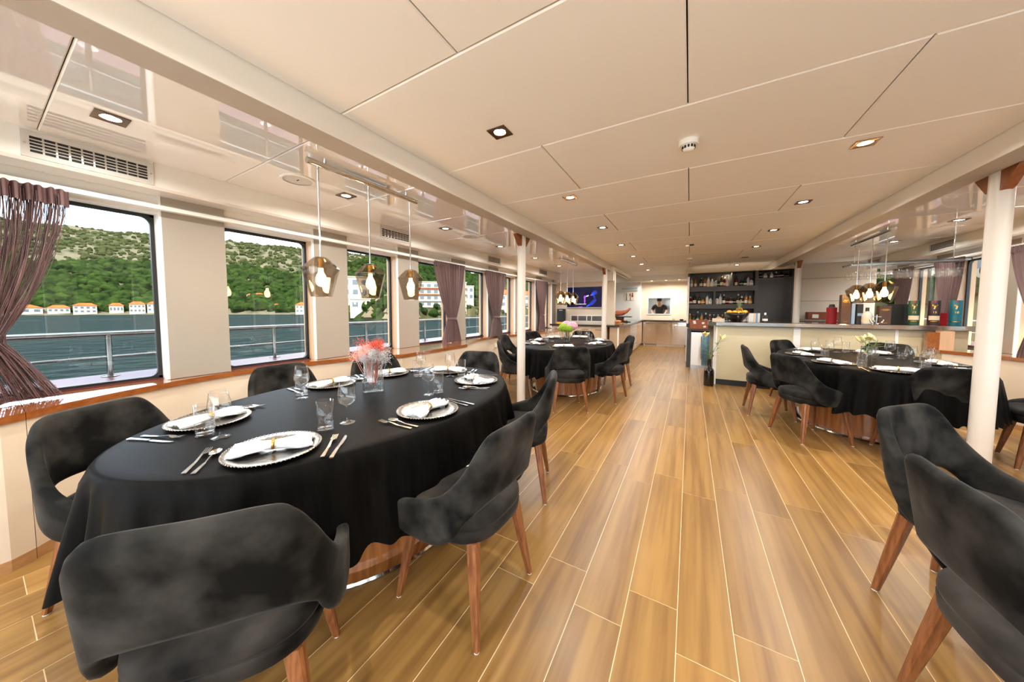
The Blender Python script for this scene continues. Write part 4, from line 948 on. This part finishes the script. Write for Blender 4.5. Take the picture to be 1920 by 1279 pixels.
bo = skin('body', BD, [(0, 1), (1, 2), (2, 3), (3, 4), (4, 5), (5, 6), (3, 7), (7, 8), (8, 9), (9, 10), (3, 11), (11, 12), (12, 13), (13, 14), (0, 15), (15, 16), (16, 17), (17, 18), (0, 19), (19, 20), (20, 21), (21, 22)], 'skin', pr_)
skin('t_shirt', [(0, .02, .96, .17, .13), (0, .03, 1.12, .155, .12), (0, .0, 1.32, .18, .13), (0, -.06, 1.46, .115, .095), (-.19, -.04, 1.43, .078), (-.25, -.12, 1.27, .066), (.19, -.04, 1.43, .078), (.25, -.12, 1.27, .066)], [(0, 1), (1, 2), (2, 3), (3, 4), (4, 5), (3, 6), (6, 7)], 'black', pr_)
skin('trousers', [(0, .02, .95, .165, .125), (-.10, .02, .84, .10), (-.105, .0, .48, .078), (-.105, .02, .12, .065), (.10, .02, .84, .10), (.105, .0, .48, .078), (.105, .02, .12, .065)], [(0, 1), (1, 2), (2, 3), (0, 4), (4, 5), (5, 6)], 'dark', pr_)
MB().ball((0, -.195, 1.675), .094, .92, 1.05, 1.0, 18, 14).build('hair', 'hair', pr_, 1).location = (0, .018, .018)
for x in (-.03, .03): MB().ball((x, -.283, 1.628), .011, 1, .6, .7, 8, 6).build('eye', 'dark', pr_, 1)
MB().ball((0, -.292, 1.60), .014, .8, 1, 1.3, 8, 6).build('nose', 'skin', pr_, 1); MB().ball((0, -.275, 1.56), .022, 1.1, .5, .35, 8, 6).build('mouth', 'leather', pr_, 1)
for sx in (-1, 1):
    MB().ball((sx * .083, -.195, 1.63), .02, .4, .8, 1.2, 8, 6).build('ear', 'skin', pr_, 1)
    for k in range(5):
        bx = sx * (.075 - .017 * k); pts = [(bx, -.43, 1.068), (bx * .95, -.47, 1.062), (bx * .92, -.50 + (.02 if k in (0, 4) else 0), 1.045)] if k < 4 else [(sx * .06, -.41, 1.07), (sx * .02, -.43, 1.062), (sx * .005, -.45, 1.05)]
        MB().tube(pts, [.010, .009, .007], 6).build('finger', 'skin', pr_, 1)
t = thing('galley_bench', 'steel work bench behind the hatch', 'bench', (-1.0, 13.62, 0)); MB().box(-.6, .6, -.22, .10, .99, 1.03).build('bench_top', 'steel', t)
for x in (-.56, .56): MB().box(x - .02, x + .02, -.2, -.16, 0, .99).build('leg', 'steel', t)
L = D.lights.new('galley_lamp', 'AREA'); L.size = .8; L.energy = 9; L.color = (1, .95, .88)
lo = D.objects.new('galley_lamp', L); COL.objects.link(lo); lo.location = (-.9, 14.2, 2.38)

t = thing('paper_card', 'white paper card lying on the seat nearest the aisle', 'card', (-1.0, 1.335, .5005), .5); MB().slab([(-.05, -.035), (.05, -.035), (.05, .03), (-.04, .035)], 0, .0015).build('card_sheet', 'napkin', t)
t = thing('wall_socket', 'small square socket in the lower wall left of the column', 'socket', (bay(5.36) - .018, 5.36, .56), math.atan2(-(bay(5.41) - bay(5.31)), .1)); MB().bbox(-.004, .010, -.045, .045, 0, .085, .003).build('socket_plate', 'cream', t); MB().box(.010, .012, -.028, .028, .015, .07).build('socket_face', 'white', t)

# ---------------------------------------------------------------- flowers
def sprig(b, p0, p1, n, spread, r, rng, br=True):
    p0, p1 = Vector(p0), Vector(p1); b.tube([p0, (p0 + p1) / 2 + Vector((rng.uniform(-.01, .01), rng.uniform(-.01, .01), 0)), p1], .0012, 4)
    for k in range(n):
        q = p1 + Vector((rng.gauss(0, spread), rng.gauss(0, spread), rng.gauss(0, spread * .8)))
        if br and k % 3 == 0: b.tube([p1 - (p1 - p0) * .2 * rng.random(), q], .0006, 3, False)
        b.octa(q, r * rng.uniform(.6, 1.3))
VX, VY = -1.83, 1.40
t = thing('flower_vase', 'ribbed glass vase on the near left table', 'vase', (VX, VY, ZT))
n = 72
def rib(r, z): return [((r + .0016 * math.cos(j * PI * 2 / 3)) * math.cos(2 * PI * j / n), (r + .0016 * math.cos(j * PI * 2 / 3)) * math.sin(2 * PI * j / n), z) for j in range(n)]
MB().rings([rib(.060, .0), rib(.067, .004), rib(.066, .08), rib(.060, .10), rib(.057, .20), rib(.0545, .20), rib(.057, .1), rib(.062, .08), rib(.062, .012)], True).build('ribbed_glass', 'vaseg', t, 1)
MB().lathe([(0, .012), (.060, .012), (.060, .070), (0, .070)], 32).build('water', 'liquid', t, 1)
t = thing('dried_flowers', 'dried pink, red and silver flowers in the ribbed vase', 'flowers', (VX, VY, ZT)); rng = random.Random(3)
for nm, m, n_, hz, off_, cnt in (('pink_sprigs', 'pinkf', 36, .275, (-.04, -.01), 80), ('red_sprigs', 'redf', 13, .325, (-.005, .02), 60), ('silver_sprigs', 'silverf', 26, .262, (.045, -.01), 80)):
    b = MB()
    for k in range(n_):
        a = rng.uniform(0, 6.28); rr = rng.uniform(.01, .085)
        sprig(b, (.02 * math.cos(a), .02 * math.sin(a), .05), (off_[0] + rr * math.cos(a), off_[1] + rr * math.sin(a), hz + rng.uniform(-.04, .025)), cnt, .019, .0026, rng)
    setp(b.build(nm, m, t), kind='stuff')
t = thing('flower_vase', 'clear glass vase on the far left table', 'vase', (-1.82, 5.35, ZT)); MB().lathe([(0, .001), (.05, .001), (.052, .004), (.052, .19), (.049, .19), (.049, .02), (0, .016)], 28).build('vase_wall', 'vaseg', t, 1); MB().lathe([(0, .02), (.047, .02), (.047, .12), (0, .12)], 24).build('water', 'liquid', t, 1)
t = thing('hydrangeas', 'green and pink hydrangea bouquet on the far left table', 'flowers', (-1.82, 5.35, ZT))
for nm, m, c, r in (('green_bloom', 'hydg', (-.05, -.05, .24), .075), ('green_bloom', 'hydg', (.05, -.05, .225), .065), ('pink_bloom', 'hydp', (.09, .01, .27), .08), ('pink_bloom', 'hydp', (-.03, .05, .285), .075), ('green_bloom', 'hydg', (-.10, .02, .23), .06)):
    b = MB()
    for k in range(120):
        z = 1 - 2 * (k + .5) / 120; a = k * 2.39996; q = math.sqrt(1 - z * z); b.octa((c[0] + r * q * math.cos(a), c[1] + r * q * math.sin(a), c[2] + r * .85 * z), r * .17)
    b.ball(c, r * .9, 1, 1, .85, 10, 8); b.build(nm, m, t)
MB().tube([(0, 0, .03), (-.02, -.02, .2)], .004, 6).tube([(.01, 0, .03), (.05, .0, .22)], .004, 6).tube([(0, .01, .03), (-.03, .04, .22)], .004, 6).build('stems', 'leaf', t)
def leafm(L, W, m=None):
    rows = []
    for i in range(6):
        q = i / 5; w = W * math.sin(PI * min(.999, q * .93 + .05)); rows.append([(-w, q * L, .2 * L * q - .32 * L * q * q + .1 * w), (0, q * L, .2 * L * q - .32 * L * q * q), (w, q * L, .2 * L * q - .32 * L * q * q + .1 * w)])
    return MB().sheet(rows).mesh('leaf', 'leaf', 1)
LFM = leafm(.14, .011); BUD = MB().lathe([(0, 0), (.012, .01), (.017, .04), (.013, .075), (0, .10)], 12).mesh('bud', 'petal', 1)
pt = []
for i in range(6):
    q = i / 5; w = .022 * math.sin(PI * min(.99, q * .95 + .04)); zz = .07 * q - .035 * q * q; yy = .075 * q; pt.append([(-w, yy, zz), (0, yy, zz - .004), (w, yy, zz)])
PET = MB().sheet(pt).mesh('petal', 'petal', 1)
def lily(t, sx, sy, z0, z1, lean, buds, flowers, nl, rng):
    top = (lean[0], lean[1], z1); MB().tube([(sx, sy, z0), (sx + lean[0] * .3, sy + lean[1] * .3, (z0 + z1) / 2), top], .0035, 6).build('stem', 'leaf', t, 1)
    for k in range(nl):
        q = .3 + .6 * k / nl; a = k * 2.4; o = link('leaf', LFM, None, t); o.location = (sx + (lean[0] - sx) * q, sy + (lean[1] - sy) * q, z0 + (z1 - z0) * q); o.rotation_euler = (R_(18), 0, a)
    for k in range(buds):
        a = rng.uniform(0, 6.28); o = link('bud', BUD, None, t); o.location = (top[0] + .015 * math.cos(a), top[1] + .015 * math.sin(a), top[2] - .01 * k); o.rotation_euler = (R_(-38), 0, a - PI / 2)
    for k in range(flowers):
        for j in range(6): o = link('petal', PET, None, t); o.location = (top[0], top[1], top[2] + .01); o.rotation_euler = (R_(12), 0, j * PI / 3 + .2)
rng = random.Random(8)
t = thing('floor_vase', 'tall black bottle vase standing on the floor by the bar', 'vase', (.31, 6.56, 0)); MB().lathe([(0, 0), (.072, 0), (.076, .006), (.076, .24), (.068, .285), (.036, .325), (.030, .36), (.030, .45), (.034, .46), (.027, .46), (.024, .36), (0, .34)], 32).build('vase_body', 'bowlb', t, 1)
t = thing('lilies', 'tall cream lilies in the black floor vase', 'flowers', (.31, 6.56, 0)); lily(t, -.008, 0, .36, .86, (-.085, -.01), 3, 1, 9, rng); lily(t, .008, 0, .36, .83, (.15, 0), 4, 0, 11, rng); lily(t, 0, .01, .36, .66, (.02, .05), 0, 0, 8, rng)
t = thing('flower_vase', 'ribbed glass vase on the right table', 'vase', (1.70, 5.10, ZT)); MB().rings([rib(.055, .001), rib(.058, .004), rib(.056, .15), rib(.053, .15), rib(.054, .012)], True).build('ribbed_glass', 'vaseg', t, 1); MB().lathe([(0, .012), (.052, .012), (.052, .07), (0, .07)], 24).build('water', 'liquid', t, 1)
t = thing('lilies', 'pale yellow lily buds in the vase on right table', 'flowers', (1.70, 5.10, ZT)); lily(t, 0, 0, .02, .20, (-.03, 0), 3, 1, 4, rng); lily(t, .01, 0, .02, .22, (.07, .01), 2, 0, 5, rng); lily(t, 0, .01, .02, .2, (.01, .02), 1, 0, 3, rng)

# ---------------------------------------------------------------- outside: side decks, water, shores
mat('cap', (78, 42, 50), .3, c2=(94, 54, 60), sc=3, st=(2, .4, 2), spec=.15)
for s in (-1, 1):
    dk = thing('deck_left' if s < 0 else 'deck_right', kind='structure')
    MB().box(xm(s, -3.56), xm(s, -5.7), YB - .08, 16, -.2, -.02).build('deck_plate', 'deckw', dk)
    MB().box(xm(s, -5.45), xm(s, -5.62), -6, 16, -2.6, .555).build('bulwark', 'deckw', dk)
    MB().box(xm(s, -4.95), xm(s, -5.66), -6, 16, .555, .585).build('bulwark_cap', 'cap', dk)
    MB().box(xm(s, -3.54), xm(s, -4.35), -6, 16, 2.56, 2.66).build('deck_overhang', 'deckw', dk)
    rl = thing('deck_railing', 'polished steel railing outside the %s windows' % ('left' if s < 0 else 'right'), 'railing', (xm(s, -5.45), 0, .585), 0, 'deck railings')
    MB().tube([(0, -6, .47), (0, 16, .47)], .027, 12).build('top_rail', 'railm', rl, 40); MB().tube([(0, -6, .215), (0, 16, .215)], .014, 10).build('mid_rail', 'railm', rl, 40)
    pm_ = MB().tube([(0, 0, 0), (0, 0, .46)], .024, 12).mesh('post', 'railm', 40); fm_ = MB().lathe([(0, 0), (.07, 0), (.07, .008), (0, .012)], 20).mesh('flange', 'railm', 40)
    for k in range(-3, 8):
        p = link('post', pm_, None, rl); p.location = (0, .79 + 1.62 * k, 0); f = link('flange', fm_, None, p)
def water_mat():
    M = D.materials.new('water'); M.use_nodes = True; nt = M.node_tree
    nt.nodes.clear(); out = nd(nt, 'ShaderNodeOutputMaterial'); mx = nd(nt, 'ShaderNodeMixShader'); mx.inputs[0].default_value = .032
    df = nd(nt, 'ShaderNodeBsdfDiffuse'); gl = nd(nt, 'ShaderNodeBsdfGlossy'); df.inputs['Color'].default_value = (.006, .012, .011, 1); gl.inputs['Roughness'].default_value = .1
    nt.links.new(df.outputs[0], mx.inputs[1]); nt.links.new(gl.outputs[0], mx.inputs[2]); nt.links.new(mx.outputs[0], out.inputs[0])
    tc = nd(nt, 'ShaderNodeTexCoord'); mp = nd(nt, 'ShaderNodeMapping'); mp.inputs['Scale'].default_value = (1, 1, 1); nz = nd(nt, 'ShaderNodeTexNoise'); nz.inputs['Scale'].default_value = .55; nz.inputs['Detail'].default_value = 6
    bp = nd(nt, 'ShaderNodeBump'); bp.inputs['Strength'].default_value = 1.0; bp.inputs['Distance'].default_value = 1.1
    nt.links.new(tc.outputs['Object'], mp.inputs[0]); nt.links.new(mp.outputs[0], nz.inputs['Vector']); nt.links.new(nz.outputs['Fac'], bp.inputs['Height']); nt.links.new(bp.outputs[0], gl.inputs['Normal']); MATS['water'] = M
water_mat()
setp(MB().add([(-1500, -1500, -2.2), (1500, -1500, -2.2), (1500, 1500, -2.2), (-1500, 1500, -2.2)], [(0, 1, 2, 3)]).build('sea', 'water'), kind='structure')
mat('hill', (70, 64, 44), .9, c2=(34, 42, 19), sc=.03, det=8, lo=.40, hi=.56, spec=0)
mat('rocky', (82, 77, 62), .9, c2=(40, 47, 25), sc=.05, det=10, lo=.46, hi=.58, spec=0)
mat('tree1', (14, 24, 10), .9, c2=(38, 52, 20), sc=.16, det=7, spec=0)
mat('tree2', (13, 23, 9), .9, c2=(35, 49, 18), sc=.3, det=7, spec=0)
mat('scrub', (32, 40, 18), .9, c2=(56, 58, 36), sc=.12, det=7, spec=0)
mat('houseW', (176, 166, 148), .8, c2=(164, 154, 136), sc=.3, spec=0)
mat('roofT', (168, 78, 40), .8, c2=(150, 62, 32), sc=.6, spec=0)
mat('stoneq', (99, 91, 73), .9, c2=(89, 80, 61), sc=.1, spec=0)
mat('glassd', (70, 78, 84), .2, c2=(84, 92, 96), sc=.4)
def interp(tab, a):
    for (a0, v0), (a1, v1) in zip(tab, tab[1:]):
        if a0 <= a <= a1: return v0 + (v1 - v0) * (a - a0) / (a1 - a0)
    return tab[0][1] if a < tab[0][0] else tab[-1][1]
def shore(name, a0, a1, dt, et, depth, m, nA, nS, amp):
    hgt = {}
    def H(a, q):
        d = interp(dt, a); top = math.tan(R_(interp(et, a))) * (d + depth) + 1.3
        x, y = (d + depth * q) * math.sin(R_(a)), (d + depth * q) * math.cos(R_(a))
        e = 3.2 * min(1, q * 40) + max(0, q - .02) / .98 * top * (1.25 - .25 * q) * (.75 + .25 * math.sin(min(1, q) * PI / 2))
        return x, y, -2.3 + e + amp * noise.noise((x * .02, y * .02, 3.1)) * min(1, q * 6) + amp * .4 * noise.noise((x * .07, y * .07, 1.1)) * min(1, q * 6)
    rows = [[H(a0 + (a1 - a0) * j / nA, (i / nS) ** 1.5) for j in range(nA + 1)] for i in range(nS + 1)]
    rows.append([(x * 1.02, y * 1.02, -8) for x, y, z in rows[-1]])
    setp(MB().sheet(rows).build(name, m, None, 1), kind='structure')
    return H
HF = shore('far_hillside', -122, -36, [(-122, 380), (-90, 326), (-83, 318), (-77, 312), (-70, 276), (-62, 248), (-50, 270), (-36, 300)], [(-122, 8), (-84, 8.7), (-77, 9.1), (-70, 9.3), (-62, 8.9), (-50, 8.6), (-36, 7)], 420, 'rocky', 220, 60, 7)
HN = shore('near_hillside', -57, -8, [(-57, 118), (-55, 110), (-49, 97), (-44, 118), (-36, 125), (-30, 170), (-22, 215), (-8, 300)], [(-57, 6.5), (-53, 7.9), (-49, 8.0), (-43, 6.9), (-36, 6.1), (-25, 5.2), (-8, 4)], 210, 'hill', 150, 50, 4)
HR = shore('right_hillside', 14, 110, [(14, 90), (24, 62), (40, 48), (60, 50), (110, 70)], [(14, 12), (40, 20), (110, 20)], 120, 'hill', 120, 40, 3)
def blobs(name, H, a0, a1, n, r0, r1, m, fq, seed):
    rng = random.Random(seed); b = MB(); base = []
    bm = bmesh.new(); bmesh.ops.create_icosphere(bm, subdivisions=2, radius=1); bv = [v.co.copy() for v in bm.verts]; bf = [[v.index for v in f.verts] for f in bm.faces]; bm.free()
    for k in range(n):
        q = fq(rng); a = rng.uniform(a0, a1); x, y, z = H(a, q); r = rng.uniform(r0, r1); s_ = rng.uniform(.75, 1.2); o = rng.uniform(0, 99)
        n0 = len(b.v)
        for v in bv:
            d = 1 + .38 * noise.noise((v.x * 2 + o, v.y * 2, v.z * 2)); b.v.append((x + v.x * r * d, y + v.y * r * d, z + r * .4 + v.z * r * d * s_))
        b.f += [tuple(i + n0 for i in f) for f in bf]
    setp(b.build(name, m, None, 0, False), 'green trees and scrub covering the %s' % name.split('_')[0] + ' slope', 'trees', kind='stuff')
blobs('far_trees', HF, -98, -50, 3600, 1.8, 4.2, 'tree1', lambda g: .015 + .36 * g.random() ** .9, 1)
blobs('far_scrub', HF, -98, -50, 3200, 1.0, 2.6, 'scrub', lambda g: .3 + .62 * g.random(), 2)
blobs('near_trees', HN, -56, -14, 2600, 1.2, 2.9, 'tree2', lambda g: .16 + .8 * g.random() ** .8, 3)
blobs('shore_bushes', HN, -54, -14, 150, .8, 1.8, 'tree2', lambda g: .008 + .12 * g.random(), 4)
blobs('right_trees', HR, 18, 70, 500, 1.2, 3.0, 'tree2', lambda g: .05 + .8 * g.random(), 5)
def house(name, lab, H, a, q, w, d, h, floors, cols, roof='hip', cat='house', grp='houses on the shore', strip=False, lift=0):
    x, y, z = H(a, q); t = thing(name, lab, cat, (x, y, z - 1.0 + lift), -R_(a), grp); h += 1
    MB().box(-w / 2, w / 2, -d / 2, d / 2, -2 - lift, h).build('walls', 'houseW', t)
    if roof == 'hip': MB().add([(-w / 2 - .4, -d / 2 - .4, h), (w / 2 + .4, -d / 2 - .4, h), (w / 2 + .4, d / 2 + .4, h), (-w / 2 - .4, d / 2 + .4, h), (-w * .25, 0, h + d * .28), (w * .25, 0, h + d * .28)], [(0, 1, 5, 4), (1, 2, 5), (2, 3, 4, 5), (3, 0, 4), (3, 2, 1, 0)]).build('roof', 'roofT', t)
    else: MB().box(-w / 2 - .2, w / 2 + .2, -d / 2 - .2, d / 2 + .2, h, h + .3).build('roof', 'houseW', t)
    fh = (h - 1) / floors; cw = w / cols
    wm = MB().box(-cw * .28, cw * .28, -.06, .02, fh * .22, fh * .72).mesh('window', 'glassd')
    for i in range(floors):
        for j in range(cols): link('window', wm, None, t).location = (-w / 2 + cw * (j + .5), -d / 2, 1 + fh * i)
        if strip: MB().box(-w / 2 - .1, w / 2 + .1, -d / 2 - .5, -d / 2, 1 + fh * i - .15, 1 + fh * i + .25).build('balcony_band', 'roofT' if i > 1 else 'houseW', t)
    return t
for i, (a, w, h) in enumerate(((-87.2, 15, 3), (-84.9, 8, 2.6), (-83.2, 9, 4.5), (-81.0, 6, 4), (-79.4, 7, 5.4), (-77.8, 9, 5), (-75.9, 8, 4))):
    house('shore_house', 'small red-roofed house on the far shore, %s from the left' % ORD[i], HF, a, .012 + .004 * (i % 2), w, 6, h, 2 if h > 4.2 else 1, 4)
house('shore_house', 'white house with red roof in the second window, at the water', HF, -62.1, .012, 11, 7, 5, 2, 5)
house('hill_house', 'pale red-roofed house halfway up the slope in second window', HF, -68.0, .10, 12, 6, 3.2, 1, 5)
house('hill_house', 'small red roof among trees in the second window', HF, -65.4, .03, 5, 4, 2.6, 1, 3)
house('flat_house', 'white flat-roofed house behind the middle pendant', HN, -55.0, .10, 9, 7, 7, 2, 3, 'flat', lift=1.5)
house('flat_house', 'low white shed on the rocks behind the flowers', HN, -54.3, .03, 6, 5, 3, 1, 2, 'flat')
house('hotel', 'white terraced hotel with red balcony bands by the water', HN, -41.4, .055, 21, 10, 9.5, 4, 8, 'flat', 'hotel', 'houses on the shore', True)
house('hotel', 'upper white hotel wing behind the terraced hotel', HN, -38.5, .13, 16, 9, 6, 2, 7, 'flat', 'hotel', 'houses on the shore', False, 1.5)
house('villa', 'white villa with red roof seen beside the second curtain', HN, -30.6, .05, 13, 9, 7, 2, 4)
house('villa', 'red-roofed villa in the last left windows', HN, -25.5, .06, 12, 9, 8, 2, 4)
house('villa', 'white house on the right shore behind the bar', HR, 26.5, .12, 10, 7, 5, 2, 4)
b = MB(); rng = random.Random(9)
for k in range(70):
    a = rng.uniform(-55.5, -45); q = rng.uniform(.004, .10); x, y, z = HN(a, q); b.octa((x, y, z), rng.uniform(.8, 2.6))
setp(b.build('shore_rocks', 'stoneq'), 'pale boulders on the rocky point by the water', 'rocks', kind='stuff')
# portals guide the daylight through the openings
for s in (-1, 1):
    for i in range(len(PK) - 1):
        a, b_ = PK[i][1], PK[i + 1][0]
        if b_ < -1.2 or b_ > (YE if s < 0 else 9.5): continue
        L = D.lights.new('window_portal', 'AREA'); L.shape = 'RECTANGLE'; L.size = 1.2; L.size_y = b_ - a; L.cycles.is_portal = True
        o = D.objects.new('window_portal', L); COL.objects.link(o); o.location = (xm(s, -3.50), (a + b_) / 2, 1.41); o.rotation_euler = (0, (-PI / 2 if s < 0 else PI / 2), 0)
L = D.lights.new('door_portal', 'AREA'); L.shape = 'RECTANGLE'; L.size = 6.9; L.size_y = 2.3; L.cycles.is_portal = True
o = D.objects.new('door_portal', L); COL.objects.link(o); o.location = (X0, YB - .1, 1.15); o.rotation_euler = (PI / 2, 0, PI)
